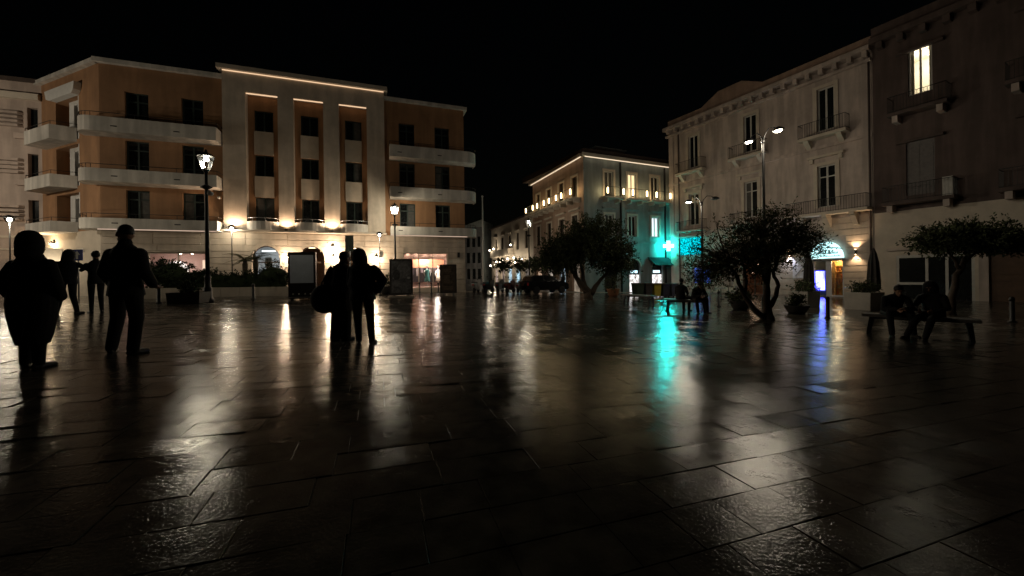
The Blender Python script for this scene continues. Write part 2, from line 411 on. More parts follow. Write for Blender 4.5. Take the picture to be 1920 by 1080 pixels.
# body behind, roof
b = MB(); b.prism([(22.46, .0), (22.46, 12), (-9, 13), (-7.54 * math.cos(DS - DA), -7.54 * math.sin(DS - DA))][::1] + [(0, .02)], 14.3, 14.5).build('roof', m_roof, A)
b = MB(); b.add([(22.46, 0, -.8), (22.46, 12, -.8), (22.46, 12, 14.5), (22.46, 0, 14.5)], [(0, 1, 2, 3)]); b.build('end_wall', m_orange, A)
MB().prism([(-.2, -.25), (6.5, -.25), (6.5, .4), (-.1, .4)], 14.5, 14.76).build('cornice', m_conc, A)
MB().prism([(16.2, -.25), (22.7, -.25), (22.7, 6), (16.2, 6)], 14.5, 14.74).build('cornice', m_conc, A)
for q in lw + rw:
    window(A, I4, q[0] + .002, q[1] - .002, q[2], q[3], .16, m_shut, m_darkglass, 2, .08, q[3] - .55)
# central block
pil = [(6.36, 7.66), (9.53, 10.46), (12.33, 13.33), (15.2, 16.42)]
for x0, x1 in pil: MB().box(x0, x1, -.32, .28, 4.52, 13.72).build('pilaster', m_lime, A)
MB().box(6.36, 16.42, -.32, .28, 13.72, 15.0).build('architrave', m_lime, A)
MB().box(6.12, 16.66, -.6, .5, 15.0, 15.28).build('cornice', m_lime2, A)
MB().box(6.4, 16.4, -.38, -.325, 14.955, 14.995).build('glow_strip', m_led, A)
b = MB(); b.box(6.3, 16.5, .3, 6, 14.52, 15.2); b.build('parapet', m_conc, A)
bays = [(7.66, 9.53), (10.46, 12.33), (13.33, 15.2)]
for i, (x0, x1) in enumerate(bays):
    c = (x0 + x1) / 2; hs = [(c - .56, c + .56, 11.33, 12.76), (c - .56, c + .56, 8.27, 9.72), (c - .56, c + .56, 5.0, 6.82)]
    MB().wall(x0, x1, 4.5, 13.72, hs, .18, .2).build('bay_wall', m_orange, A)
    for h in hs: window(A, I4, h[0] + .002, h[1] - .002, h[2], h[3], .3, m_shut, m_darkglass, 2, .07)
    for z0, z1 in ((9.72, 11.33), (6.82, 8.27)): MB().box(c - .57, c + .57, .1, .178, z0 + .01, z1 - .01).build('spandrel_panel', m_lime2, A)
    MB().box(x0 + .02, x1 - .02, -.2, -.14, 13.665, 13.715).build('glow_strip', m_led, A)
    out = [(c + 1.0 * math.cos(math.pi + math.pi * k / 12), -.05 - .85 * math.sin(math.pi * k / 12)) for k in range(13)]
    b = MB(); b.prism(out + [(c + 1.0, .15), (c - 1.0, .15)], 4.5, 4.62); b.parapet(out, .12, 4.62, 5.08); b.build('balcony', m_conc, A)
    b = MB(); b.tube([(x, y, 5.3) for x, y in out], .02, 6)
    for x, y in out[1:-1:3]: b.tube([(x, y + .03, 5.06), (x, y, 5.3)], .014, 5)
    b.build('handrail', m_steel, A)
# wing balconies
def wingbal(pts, z0, z1, mm):
    n = len(pts)
    b = MB(); b.prism(pts + [(pts[-1][0], .06), (pts[0][0], .06)], z0, z0 + .17); b.parapet(pts, .13, z0 + .17, z1)
    o = b.build('balcony', mm, A)
    b = MB(); b.tube([(x, y + .08, z1 + .27) for x, y in pts], .018, 6)
    for k in range(0, n): b.tube([(pts[k][0], pts[k][1] + .08, z1 - .02), (pts[k][0], pts[k][1] + .08, z1 + .27)], .012, 5)
    b.build('handrail', m_iron, o)
    return o
lp = [(-.75, .05)] + [(.15 + .9 * math.cos(math.pi + a), -.2 - .95 * math.sin(a)) for a in [math.pi / 2 * k / 6 for k in range(7)]] + [(2.2, -1.15), (4.2, -1.15), (6.28, -1.15), (6.28, -.01)]
rpn = [(16.75, -.01), (16.75, -1.15), (18.8, -1.15), (20.6, -1.15)] + [(22.45 + .85 * math.sin(a), -.25 - .9 * math.cos(a)) for a in [math.pi / 2 * k / 6 for k in range(7)]] + [(23.3, .6)]
for z0, z1 in FL:
    wingbal(lp, z0, z1, m_conc); wingbal(rpn, z0, z1, m_conc)
    for x in (1.1, 4.1):
        MB().box(x, x + .3, -1.158, -1.1505, z0 + .3, z0 + .36).build('drain_slot', m_dark, A)
    for x in (17.3, 20.2):
        MB().box(x, x + .3, -1.158, -1.1505, z0 + .3, z0 + .36).build('drain_slot', m_dark, A)
MB().box(.4, 6.2, -1.05, -.98, 4.285, 4.327).build('glow_strip', m_edge_glow, A)  # added glow along the balcony's lower edge, imitates light from the shop below
MB().box(16.8, 22.4, -1.05, -.98, 4.285, 4.327).build('glow_strip', m_edge_glow, A)  # same added glow under the right wing balcony, no fitting there
# ground floor
ARC = [(8.66, .82, 2.69), (11.43, .82, 2.69), (14.25, .82, 2.69)]
shopR = (17.72, 21.0, .35, 3.12); shopL = (.75, 5.25, .45, 3.04)
gh = [shopR + (.3,), shopL + (.3,)] + [(c - r, c + r, -.8, sp + r + .001, .35) for c, r, sp in ARC]
MB().wall(0, 22.46, -.8, 4.4, gh, -.02, .3).build('ground_floor_wall', m_lime, A)
MB().box(6.3, 16.5, -.7, .1, 4.4, 4.498).build('string_course', m_lime2, A)
for c, r, sp in ARC: arch_fill(A, I4, c, r, sp, sp + r, -.0205, m_lime, m_lime2, .35)
courses(A, I4, .05, 22.4, .15, 4.36, .421, [shopR, shopL], m_lime, -.02, .035, .045, 2.4, ARC)
b = MB()
for x0, x1, z1 in ((0, 7.8, .15), (9.5, 10.6, .15), (12.28, 13.4, .15), (15.1, 22.46, .15)): b.box(x0, x1, -.09, -.03, -.8, z1)
b.build('plinth', m_lime2, A)
# arch rooms: shop lit white (first), dim entrance hall, hall
m_roomw = mat('white_shop_wall', (.7, .7, .7), .7, .05, 3)
m_roomp = mat('rose_shop_wall', (.62, .45, .40), .8, .08, 3)
m_roomd = mat('brown_hall_wall', (.25, .14, .09), .8, .15, 3)
for i, (c, r, sp) in enumerate(ARC):
    room(A, I4, c - 1.2, c + 1.2, -.3, 3.7, .34, 3.6, [m_roomw, m_roomd, m_roomd][i], 'entrance_room')
    # glazed doors in the arch
    g = MB(); n = 14; zz = .1; po = [(c + (r - .01) * math.cos(math.pi * k / n), sp + (r - .01) * math.sin(math.pi * k / n)) for k in range(n + 1)]
    g.add([(x, .22, z) for x, z in [(c + r - .01, -.3)] + po + [(c - r + .01, -.3)]], [tuple(range(n + 3))]); g.build('arch_glazing', m_glass, A)
    fr = MB(); fr.tube([(c - r + .03, .22, -.3), (c - r + .03, .22, sp)] + [(c - (r - .03) * math.cos(math.pi * k / n), .22, sp + (r - .03) * math.sin(math.pi * k / n)) for k in range(1, n)] + [(c + r - .03, .22, sp), (c + r - .03, .22, -.3)], .035, 6)
    fr.box(c - r + .03, c + r - .03, .19, .25, 2.35, 2.43); fr.box(c - .03, c + .03, .19, .25, -.3, 2.35); fr.build('door_frame', m_brownframe, A)
MB().box(8.1, 9.2, 2.2, 2.3, .9, 2.1).build('display_panel', emi('white_display', (.92, .97, 1), 1.6), A)
MB().box(8.45, 8.85, .6, .66, 2.0, 2.75).build('hanging_sign', m_roomw, A)
MB().box(7.75, 9.6, 2.7, 2.8, 3.3, 3.36).build('ceiling_light', emi('cool_ceiling', COOLW, 4), A)
MB().box(11.0, 11.9, 1.5, 1.7, 3.5, 3.55).build('ceiling_light', emi('warm_ceiling', WARM, 5), A)
MB().box(13.9, 14.6, 1.5, 1.7, 3.5, 3.55).build('ceiling_light', MATS['warm_ceiling'], A)
MB().box(11.9, 12.3, 3.4, 3.5, .1, 2.2).build('inner_door', mat('cream_door', (.6, .5, .36), .6), A)
# shops in the wings
def shop(q, wallm, nm):
    x0, x1, z0, z1 = q; room(A, I4, x0 - .3, x1 + .3, z0 - .05, z1 + .15, .28, 3.2, wallm)
    f = MB()
    f.box(x0, x1, .1, .2, z0, z0 + .07); f.box(x0, x1, .1, .2, z1 - .09, z1)
    n = 3; w = (x1 - x0) / n
    for k in range(n + 1): f.box(max(x0, x0 + w * k - .03), min(x1, x0 + w * k + .03), .1, .2, z0 + .07, z1 - .09)
    o = f.build('shop_window', m_lime2, A)
    for k in range(n): MB().box(x0 + w * k + .035, x0 + w * (k + 1) - .035, .145, .155, z0 + .05, z1 - .07).build('pane', m_glass, o)
shop(shopR, m_roomp, 'R'); shop(shopL, m_roomp, 'L')
m_spot = emi('spot_warm', (1, .78, .62), 45)
for k in range(5):
    MB().lathe([(.05, 0), (.06, .05)], 10, (18.0 + .68 * k, .45)).build('spotlight', m_spot, A).location.z = 3.12
MB().box(17.75, 20.98, .62, .66, 2.62, 3.16).build('pelmet', mat('pelmet_rose', (.7, .48, .42), .7), A)
MB().box(17.75, 20.98, 1.5, 1.55, 2.0, 2.7).build('orange_banner', mat('orange_banner_cloth', (.72, .36, .22), .7, .15, 3), A)
MB().box(17.5, 21.2, 2.9, 2.95, .8, 2.2).build('dark_back_panel', mat('black_panel', (.02, .02, .025), .7), A)
for k in range(9):                                       # garments hanging on the back panel
    x = 17.9 + .36 * k; h = .35 + .3 * random.random(); zz = 2.1 - .15 * random.random()
    MB().prism_y([(x - .05, zz), (x - .13, zz - .08), (x - .1, zz - h), (x + .1, zz - h), (x + .13, zz - .08), (x + .05, zz)][::-1], 2.8, 2.87).build('garment', mat('garment_%d' % (k % 3), [(.6, .6, .62), (.35, .32, .38), (.08, .08, .1)][k % 3], .9), A)
MB().box(17.8, 20.9, .5, 2.6, .36, .44).build('display_plinth', m_roomp, A)
b = MB(); b.box(18, 20.7, 1.2, 1.3, 3.22, 3.25); b.build('ceiling_light', emi('shop_ceiling', (1, .74, .60), 45), A)
lamp_light(A, (19.3, 1.1, 2.75), 120, (1, .78, .66), .15); lamp_light(A, (20.4, .8, 1.6), 40, (1, .8, .7), .15)
b = MB(); b.ball((2.9, 2.0, 1.95), .62, 16, 10); b.build('globe_lamp', emi('globe_glow', (1, .83, .76), 2.6), A)
b = MB(); b.box(4.5, 5.15, 1.6, 1.66, .6, 2.6); b.build('display_panel', emi('peach_panel', (1, .66, .48), 1.1), A)
for x in (3.7, 4.3): MB().ball((x, .6, 2.98), .05, 10, 6).build('spotlight', m_spot, A)
b = MB(); b.box(1.5, 4.5, 1.2, 1.3, 3.14, 3.17); b.build('ceiling_light', emi('shop_ceiling2', (1, .74, .66), 8), A)
# pilaster uplights and wall lamps between the arches
def uplight(x, p):
    o = MB().lathe([(.08, 4.5), (.1, 4.56), (.1, 4.62), (.07, 4.62), (.06, 4.58)], 12, (x, -.5)).build('uplight', m_iron, A)
    MB().lathe([(.065, 4.60), (.06, 4.607)], 12, (x, -.5)).build('lens', emi('uplight_lens', WARM, 40), o)
    lamp_light(A, (x, -.6, 4.7), p, (1, .68, .43), .06, 'SPOT', (math.radians(190), 0, 0), math.radians(168), .6)
for x, p in ((7.0, 150), (9.99, 105), (12.83, 140)): uplight(x, p)
def sconce(x, z, p, par=A, y=-.06, col=(1, .74, .50), M=None, up=False):
    b = MB(M); b.box(x - .05, x + .05, y - .03, y, z + .05, z + .3); b.lathe([(.04, z + .16), (.09, z + .1), (.12, z + .02)], 12, (x, y - .14)); b.box(x - .015, x + .015, y - .14, y - .02, z + .15, z + .18)
    o = b.build('wall_lamp', m_iron, par); MB(M).ball((x, y - .14, z), .075, 12, 8).build('bulb', emi('sconce_bulb', WARMW, 38), o)
    l = lamp_light(par, (0, 0, 0), p, col, .05); pt = Vector((x, y - .5, z - .05)); l.location = (M @ pt) if M is not None else pt
for x in (10.05, 12.83, 15.75): sconce(x, 2.72, 95)
sconce(12.83, 3.46, 90)
# small fittings on the facade
b = MB(); b.ball((6.1, -.25, 6.6), .09, 10, 6); b.box(6.07, 6.13, -.25, .0, 6.55, 6.62); b.build('camera_dome', m_white, A)
for x in (16.05, 21.9, 1.5): MB().box(x - .09, x + .09, -.16, -.06, 2.75, 3.15).build('speaker', m_iron, A)
# ---- angled side facade
sd = [(-5.25, -2.35, FL[i][0] + .2, HEAD[i] + .02, .95) for i in range(3)]
MB(MS).wall(-7.54, 0, 4.4, 14.5, sd).build('side_wall', m_orange, A)
MB(MS).wall(-7.54, 0, -.8, 4.4, [], -.01).build('side_ground_wall', m_lime2, A)
MB(MS).prism([(-7.6, -.25), (-.03, -.25), (-.03, .4), (-7.6, .4)], 14.5, 14.76).build('cornice', m_conc, A)
for i, q in enumerate(sd):
    z0, z1 = q[2], q[3]
    b = MB(MS); b.box(-5.25, -4.35, .93, .99, z0, z1); b.build('loggia_wall', m_orange, A)
    b = MB(MS); b.box(-4.35, -3.75, .3, .97, z0, z1); b.box(-2.5, -2.352, .02, .97, z0, z1); b.box(-3.75, -2.5, .31, .97, z1 - .28, z1); b.build('loggia_pier', m_white, A)
    window(A, MS, -3.74, -2.51, z0, z1 - .3, .5, m_brownframe, m_darkglass, 2, .07)
    bp = [(-6.55, -.01), (-6.45, -1.0), (-3.2, -1.0), (-2.6, -.01)]
    b = MB(MS); b.prism(bp + [(-2.6, .9), (-6.2, .9)], z0 - .17, z0 - .005); b.parapet(bp, .12, z0 - .005, FL[i][1] + .05); o = b.build('balcony', m_conc, A)
    b = MB(MS); b.tube([(x, y + .06, FL[i][1] + .28) for x, y in bp], .016, 6)
    for x, y in bp: b.tube([(x, y + .06, FL[i][1]), (x, y + .06, FL[i][1] + .28)], .012, 5)
    b.build('handrail', m_iron, o)
b = MB(MS); b.prism_y([(-5.7, 13.65), (-5.5, 13.1), (-5.05, 12.97), (-2.3, 12.97), (-2.05, 13.2), (-1.95, 13.65)], -.35, -.012); b.build('door_hood', m_white, A)
b = MB(MS); b.box(-3.1, -1.9, -.06, -.012, 3.1, 3.3); b.build('street_name_plate', m_white, A)
MB(MS).box(-6.6, -4.6, -1.2, -.02, 2.6, 3.4).build('canopy', m_white, A)
sconce(-5.6, 3.75, 60, A, -.03, (1, .72, .42), MS); sconce(-3.9, 2.2, 40, A, -.03, (1, .78, .5), MS)  # the lamp over the canopy is assumed from the warm glow there

# ================================================================== ROSE CORNER BUILDING (B), far left
SE = PA + Vector((math.cos(DS), math.sin(DS))) * -7.54
B_ = thing('corner_building', 'pale rose corner building with banded stonework beside the ochre apartment building', 'building', (SE.x, SE.y, 0), DA)
MB().wall(-2.1, .3, -.8, 14.6, [(-.42, .1, z, z + 1.75) for z in (5.0, 8.1, 11.2)], -.25, .4).build('wall', m_pale, B_)
MBl = Matrix.Translation((-2.1, -.25, 0)) @ rotz(DS - DA)
lh = [(x, x + 1.1, z, z + 2.0) for x in (-1.75, -4.6) for z in (4.9, 8.0, 11.1)]
MB(MBl).wall(-9, 0, -.8, 14.6, lh, 0, .3).build('wall', m_pale, B_)
for q in lh: window(B_, MBl, q[0] + .003, q[1] - .003, q[2], q[3], .2, m_brownframe, m_darkglass, 2)
for z in (5.0, 8.1, 11.2):
    MB().box(-.415, .095, .05, .1, z + .003, z + 1.745).build('window', m_darkglass, B_)
    MB().box(-.95, .28, -.5, -.26, z - .42, z - .06).build('window_box', m_pale, B_)
    for k in range(4):
        b = MB(); b.prism([(-2.35, -.14), (-2.3, -.42), (-2.1, -.52), (-.75, -.5), (-.6, -.251), (-2.1, -.251)][::1], z + .35 + .28 * k, z + .35 + .28 * k + .16); b.build('stone_band', m_pale, B_)
    MB(MBl).box(-6, -.4, -.9, -.01, z - .35, z - .2).build('balcony', m_pale, B_)
    MB(MBl).parapet([(-6, -.05), (-6, -.9), (-.4, -.9), (-.4, -.05)], .1, z - .2, z + .65).build('parapet', m_pale, B_)
MB().prism([(-2.4, -.55), (.3, -.55), (.3, .2), (-2.1, .2)], 13.4, 13.8).build('cornice', m_lime2, B_)
MB(MBl).prism([(-9, -.4), (-.12, -.4), (0, .2), (-9, .2)], 13.4, 13.8).build('cornice', m_lime2, B_)
b = MB(); b.prism([(-2.3, -.4), (.3, -.4), (.3, 5), (-9, 5), (-9, 2)], 14.6, 14.85); b.build('roof', m_roof, B_)
MB().box(-2.2, .28, -.32, -.26, 4.2, 4.36).build('string_course', m_lime2, B_)
MB().box(-2.2, .28, -.32, -.26, 3.4, 3.5).build('string_course', m_lime2, B_)
# ================================================================== BEIGE PALAZZO (R1) with the ice-cream shop
R1 = thing('palazzo', 'beige three storey palazzo with bracketed cornice and iron balconies above the lit shop', 'building', (PR.x, PR.y, 0), DR)
R2 = thing('palazzo', 'dark brown palazzo with one warmly lit upper window next to the beige palazzo', 'building', (PR.x, PR.y, 0), DR)
WX = [-10.5, -5.35, -.22]
up = [(x - .5, x + .5, 11.15, 14.15) for x in WX]; lo = [(x - .52, x + .52, 5.75, 8.7) for x in WX]
shopD = (-1.1, .66, -.55, 2.02, .3); gbar = (-6.1, -4.2, -.55, 2.6, .3); blue = (-10.6, -9.0, .35, 1.75, .25); led = (-12.1, -9.75, 3.0, 4.6, .15)
MB().wall(-13.1, 2.3, -1, 15.3, up + lo + [shopD, gbar, blue, led], 0, .28).build('wall', m_beige, R1)
b = MB(); b.add([(-13.1, 0, -1), (-13.1, 12, -1), (-13.1, 12, 15.3), (-13.1, 0, 15.3)], [(0, 1, 2, 3)]); b.build('end_wall', m_beige, R1)
MB().box(-13.1, 2.3, .3, 12, 15.25, 15.45).build('roof', m_roof, R1)
b = MB(); b.prism([(-13.5, -.55), (2.28, -.55), (2.28, .3), (-13.1, .3), (-13.5, .3)], 15.38, 15.68); b.prism([(-13.35, -.3), (2.28, -.3), (2.28, -.01), (-13.35, -.01)], 14.72, 14.9); b.build('cornice', m_beige, R1)
for k in range(20):
    x = -13.1 + .79 * k; MB().prism([(x, -.48), (x + .26, -.48), (x + .26, -.01), (x, -.01)], 15.02, 15.375).build('modillion', m_beige, R1)
MB().box(-13.1, 2.28, -.2, .2, 15.685, 16.3).build('attic_parapet', m_rose, R1)
b = MB(); b.prism_y([(-9.6, 16.3), (-7.9, 17.15), (-5.9, 17.15), (-4.2, 16.3)], -.15, .15); b.build('attic_gable', m_rose, R1)
MB().box(-13.16, 2.28, -.14, -.005, 9.9, 10.12).build('string_course', m_beige, R1)
MB().box(-13.16, 2.28, -.12, -.005, 4.95, 5.12).build('string_course', m_beige, R1)
for x0 in (-13.12, 1.75): MB().box(x0, x0 + .5, -.1, -.004, 5.13, 14.7).build('corner_pilaster', m_beige, R1)
for x in WX:
    window(R1, I4, x - .498, x + .498, 11.15, 14.15, .14, m_wframe, m_darkglass, 2, .09)
    window(R1, I4, x - .518, x + .518, 5.75, 8.7, .14, m_wframe, m_darkglass, 2, .09, 7.9)
    for z0, z1, w in ((11.15, 14.15, .5), (5.75, 8.7, .52)):
        b = MB(); b.box(x - w - .24, x - w - .004, -.07, -.004, z0, z1 + .22); b.box(x + w + .004, x + w + .24, -.07, -.004, z0, z1 + .22); b.box(x - w, x + w, -.07, -.004, z1 + .004, z1 + .22); b.build('window_surround', m_lime2, R1)
    MB().prism([(x - 1.05, -.3), (x + 1.05, -.3), (x + 1.05, -.006), (x - 1.05, -.006)], 9.25, 9.42).build('window_hood', m_lime2, R1)
    for sx in (-.95, .73): MB().prism([(x + sx, -.2), (x + sx + .22, -.2), (x + sx + .22, -.006), (x + sx, -.006)], 8.95, 9.245).build('hood_bracket', m_lime2, R1)
    b = MB(); b.prism([(x - 1.4, -.85), (x + 1.4, -.85), (x + 1.4, -.145), (x - 1.4, -.145)], 10.55, 10.75); o = b.build('balcony', m_lime2, R1)
    for sx in (-1.1, .8):
        MB().add([(x + sx, -.75, 10.545), (x + sx + .3, -.75, 10.545), (x + sx + .3, -.002, 10.545), (x + sx, -.002, 10.545), (x + sx, -.6, 10.35), (x + sx + .3, -.6, 10.35), (x + sx + .3, -.004, 9.9), (x + sx, -.004, 9.9)],
                 [(0, 1, 2, 3), (7, 6, 5, 4), (0, 4, 5, 1), (1, 5, 6, 2), (3, 7, 4, 0)]).build('bracket', m_lime2, o)
    railing(R1, I4, [(x - 1.36, -.15), (x - 1.36, -.81), (x + 1.36, -.81), (x + 1.36, -.15)], 10.75, 11.72, m_iron)
# lower balcony over the shop with scrolled brackets
b = MB(); b.prism([(-2.4, -1.0), (2.27, -1.0), (2.27, -.14), (-2.4, -.14)], 5.125, 5.3); b.build('balcony', m_lime2, R1)
railing(R1, I4, [(-2.36, -.16), (-2.36, -.96), (2.2, -.96), (2.2, -.16)], 5.3, 6.2, m_iron)
for x in (-1.7, -.2, 1.3):
    b = MB()
    for k in range(5):
        a0 = k / 5; b.box(x, x + .26, -.9 + .16 * k, -.01 if k == 4 else -.9 + .16 * (k + 1), 4.95 - .02 - .16 * k, 5.12)
    b.build('bracket', m_lime2, R1)
for xx, w in ((-10.5, 1.4), (-5.35, 1.4)):
    MB().prism([(xx - w, -.8), (xx + w, -.8), (xx + w, -.13), (xx - w, -.13)], 5.125, 5.27).build('balcony', m_lime2, R1)
    railing(R1, I4, [(xx - w + .04, -.15), (xx - w + .04, -.76), (xx + w - .04, -.76), (xx + w - .04, -.15)], 5.27, 6.15, m_iron)
# rusticated ground floor
gho = [shopD[:4], gbar[:4], blue[:4], (-12.15, -9.7, 2.95, 4.65), (-1.25, .8, 1.9, 3.5)]
courses(R1, I4, -13.05, 2.25, -.5, 4.9, .415, gho, m_lime, 0, .035, .03, 2.2)
MB().tube([(-12.0, -.12, -.6), (-12.0, -.12, 15.2)], .055, 8).build('downpipe', m_brown, R1)
MB().tube([(2.14, -.14, -.6), (2.14, -.14, 15.2)], .055, 8).build('downpipe', m_brown, R1)
# ice-cream shop: interior, counter fridge, shelves, glass door, lunette sign
room(R1, I4, -1.6, 1.1, -.52, 2.4, .29, 3.2, mat('shop_room', (.62, .62, .62), .7, .05, 3))
MB().box(-1.0, .6, .35, .5, 2.3, 2.34).build('ceiling_light', emi('shop_tube', (1, .85, .6), 5), R1)
MB().box(-1.05, -.42, .17, .6, -.45, 1.35).build('fridge', mat('blue_fridge_body', (.15, .2, .5), .4), R1)
o = MB().box(-1.0, -.47, .15, .165, -.1, 1.25).build('fridge_screen', emi('blue_screen', (.09, .09, 1), 22, 2.5), R1)
MB().prism_y([(-.86, .45), (-.62, .45), (-.66, .75), (-.6, 1.0), (-.88, 1.0), (-.82, .75)], .135, .147).build('cup_graphic', emi('blue_white', (.2, .5, 1), 8), R1)
b = MB()
for z in (-.4, .0, .4, .8, 1.2, 1.6): b.box(.02, 1.05, .5, .72, z, z + .03)
b.box(.0, .03, .5, .72, -.5, 1.9); b.box(1.04, 1.07, .5, .72, -.5, 1.9); b.build('shelf_rack', mat('orange_wood', (.6, .28, .07), .6, .2, 5), R1)
for k in range(22):
    x = .12 + .12 * (k % 8); z = [-.37, .03, .43, .83, 1.23][k % 5]
    MB().lathe([(.04, z), (.045, z + .16), (.02, z + .22), (.02, z + .26)], 8, (x, .56 + .06 * random.random())).build('bottle', mat('jar_%d' % (k % 3), [(.6, .15, .03), (.5, .35, .1), (.3, .08, .04)][k % 3], .3), R1)
MB().box(-.3, 1.09, .75, .8, -.5, 2.2).build('back_panel', mat('amber_panel', (.8, .42, .12), .7), R1)
lamp_light(R1, (.3, .3, 1.9), 34, (1, .68, .36), .06)
fr = MB(); fr.box(-1.1, .66, .05, .13, 1.95, 2.02); fr.box(-1.1, -1.03, .05, .13, -.52, 1.95); fr.box(.59, .66, .05, .13, -.52, 1.95); fr.box(-.34, -.04, .04, .14, -.52, 1.95); fr.box(-.34, .59, .055, .125, -.52, -.42)
fr.build('door_frame', mat('silver_frame', (.6, .6, .62), .4, .05, 4), R1)
for x0, x1 in ((-1.02, -.35), (-.03, .58)): MB().box(x0, x1, .08, .09, -.5, 1.94).build('glass_door', m_glass, R1)
def lun(cx, z0, w, h, n=18): return [(cx + w * math.cos(math.pi * k / n), z0 + h * math.sin(math.pi * k / n)) for k in range(n + 1)]
sg = MB(); sg.prism_y(lun(-.22, 2.15, .95, 1.15)[::-1], -.24, -.04); so = sg.build('shop_sign', emi('sign_face', (.5, .9, .9), 1.7), R1)
MB().prism_y([(-1.17, 2.06), (.73, 2.06), (.73, 2.14), (-1.17, 2.14)], -.27, -.03).build('sign_base', m_steel, R1)
b = MB(); b.tube([(-.22 + .93 * math.cos(a), -.25, 2.72 + .16 * math.sin(a)) for a in [math.pi * k / 10 for k in range(11)]], .03, 6); b.build('sign_arc', mat('teal_letter', (.03, .16, .17), .5), so)
# the unreadable cursive word on the sign, as dark strokes
for w0, zz, sc_, seed in ((-.95, 2.46, .13, 1), (-.85, 2.26, .06, 2)):
    rr = random.Random(seed); pts = []; x = w0; 
    while x < w0 + 1.42:
        hh = sc_ * rr.choice((.7, 1, 1, 1.9)); st = sc_ * .55
        pts += [(x, -.25, zz), (x + st * .6, -.25, zz + hh), (x + st * .2, -.25, zz + hh * .9), (x + st * .45, -.25, zz)]; x += st
    MB().tube(pts, sc_ * .14, 5).build('sign_lettering', MATS['teal_letter'], so)
MB().box(-2.35, -1.42, -.1, -.05, .75, 2.3).build('banner', mat('white_banner', (.75, .75, .8), .7), R1)
MB().prism_y([(-2.2, .95), (-1.6, 1.7), (-1.58, 1.66), (-2.15, .92)], -.108, -.102).build('banner_stripe', mat('grey_print', (.3, .3, .33), .7), R1)
def updown(par, x, z, p, col):
    b = MB(); b.lathe([(.05, z - .16), (.05, z + .16)], 12, (x, -.16)); b.box(x - .03, x + .03, -.16, -.035, z - .03, z + .03); o = b.build('wall_lamp', m_iron, par)
    for s in (-1, 1):
        MB().lathe([(.042, min(z + s * .162, z + s * .168)), (.042, max(z + s * .162, z + s * .168))], 10, (x, -.16)).build('lens', emi('updown_lens', col, 25), o)
        lamp_light(par, (x, -.17, z + s * .2), p, col, .04, 'SPOT', (math.radians(0 if s < 0 else 180), 0, 0), math.radians(110), .8)
updown(R1, 1.37, 2.5, 80, (1, .66, .38)); updown(R1, -2.55, 2.62, 110, (.85, .85, 1))
# bar opening with warm lights
room(R1, I4, -6.8, -3.5, -.52, 2.9, .29, 3.5, m_roomd)
fr = MB(); fr.box(-6.1, -4.2, .05, .14, 2.5, 2.6)
for x in (-6.1, -5.2, -4.28): fr.box(x, x + .08, .05, .14, -.52, 2.5)
fr.box(-6.02, -4.28, .06, .13, .25, .33); fr.build('bar_window', m_brownframe, R1)
for x0, x1 in ((-6.01, -5.21), (-5.11, -4.29)): MB().box(x0, x1, .09, .1, -.5, 2.49).build('pane', m_glass, R1)
for k, (x, z) in enumerate(((-5.8, 1.2), (-5.6, 1.9), (-4.9, 1.3), (-4.7, 2.1), (-4.5, 1.1), (-4.4, 1.7))): MB().ball((x, 1.0 + .3 * (k % 3), z), .06 + .03 * (k % 2), 10, 6).build('hanging_bulb', emi('bar_bulb', (1, .6, .38), 14), R1)
# blue-lit small window and cyan display with the pharmacy cross
MB().box(-10.59, -9.01, .1, .12, .36, 1.74).build('display_window', emi('blue_display', (.10, .20, .75), .8, 3), R1)
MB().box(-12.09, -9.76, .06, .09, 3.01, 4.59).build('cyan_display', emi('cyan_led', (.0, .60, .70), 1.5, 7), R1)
MB().prism([(-12.2, -.5), (-9.6, -.5), (-9.6, -.04), (-12.2, -.04)], 4.66, 4.74).build('canopy', m_lime2, R1)
pc = thing('pharmacy_cross', 'glowing green pharmacy cross on a bracket at the corner of the beige palazzo', 'sign', (PR.x + dR.x * -12.75, PR.y + dR.y * -12.75, 0), 0)
cz = 3.95; q = .17; cc = nR * -.8; w = .5
cr = [(-q, -w), (q, -w), (q, -q), (w, -q), (w, q), (q, q), (q, w), (-q, w), (-q, q), (-w, q), (-w, -q), (-q, -q)]
Mx = Matrix.Translation((cc.x, cc.y, cz)) @ rotz(math.radians(-16))
MB(Mx).prism_y([(x * 1.06, z * 1.06) for x, z in cr], -.06, .06).build('housing', m_dark, pc)
MB(Mx).prism_y(cr, -.075, .075).build('cross_face', emi('pharmacy_green', (.02, 1, .88), 70), pc)
b = MB(); b.tube([(0, 0, cz), (cc.x, cc.y, cz)], .03, 6); b.build('bracket', m_iron, pc)
# ================================================================== DARK BROWN PALAZZO (R2)
m_shutg = mat('weathered_shutter', (.16, .15, .145), .8, .2, 6)
r2u = [(3.93, 4.95, 11.75, 14.55), (8.4, 9.4, 11.1, 14.5)]; r2l = [(3.8, 5.0, 5.75, 9.05), (8.3, 9.5, 5.75, 9.05)]; r2s = (3.3, 6.45, -.6, 2.15, .3); r2g = (6.95, 9.1, -.7, 2.9, .25)
MB().wall(2.31, 14, 4.9, 15.6, r2u + r2l, -.02, .3).build('wall', m_brown, R2)
MB().wall(2.31, 14, -1, 4.9, [r2s, r2g], -.02, .3).build('ground_floor_wall', m_lime2, R2)
MB().box(2.31, 14, .3, 12, 15.5, 15.7).build('roof', m_roof, R2)
MB().prism([(2.31, -.6), (14, -.6), (14, .25), (2.31, .25)], 15.605, 15.95).build('cornice', m_brown, R2)
for k in range(12):
    x = 2.6 + .95 * k; MB().prism([(x, -.5), (x + .3, -.5), (x + .3, -.03), (x, -.03)], 15.2, 15.6).build('modillion', m_brown, R2)
MB().box(2.31, 14, -.22, .2, 15.955, 16.7).build('attic_parapet', m_brown, R2)
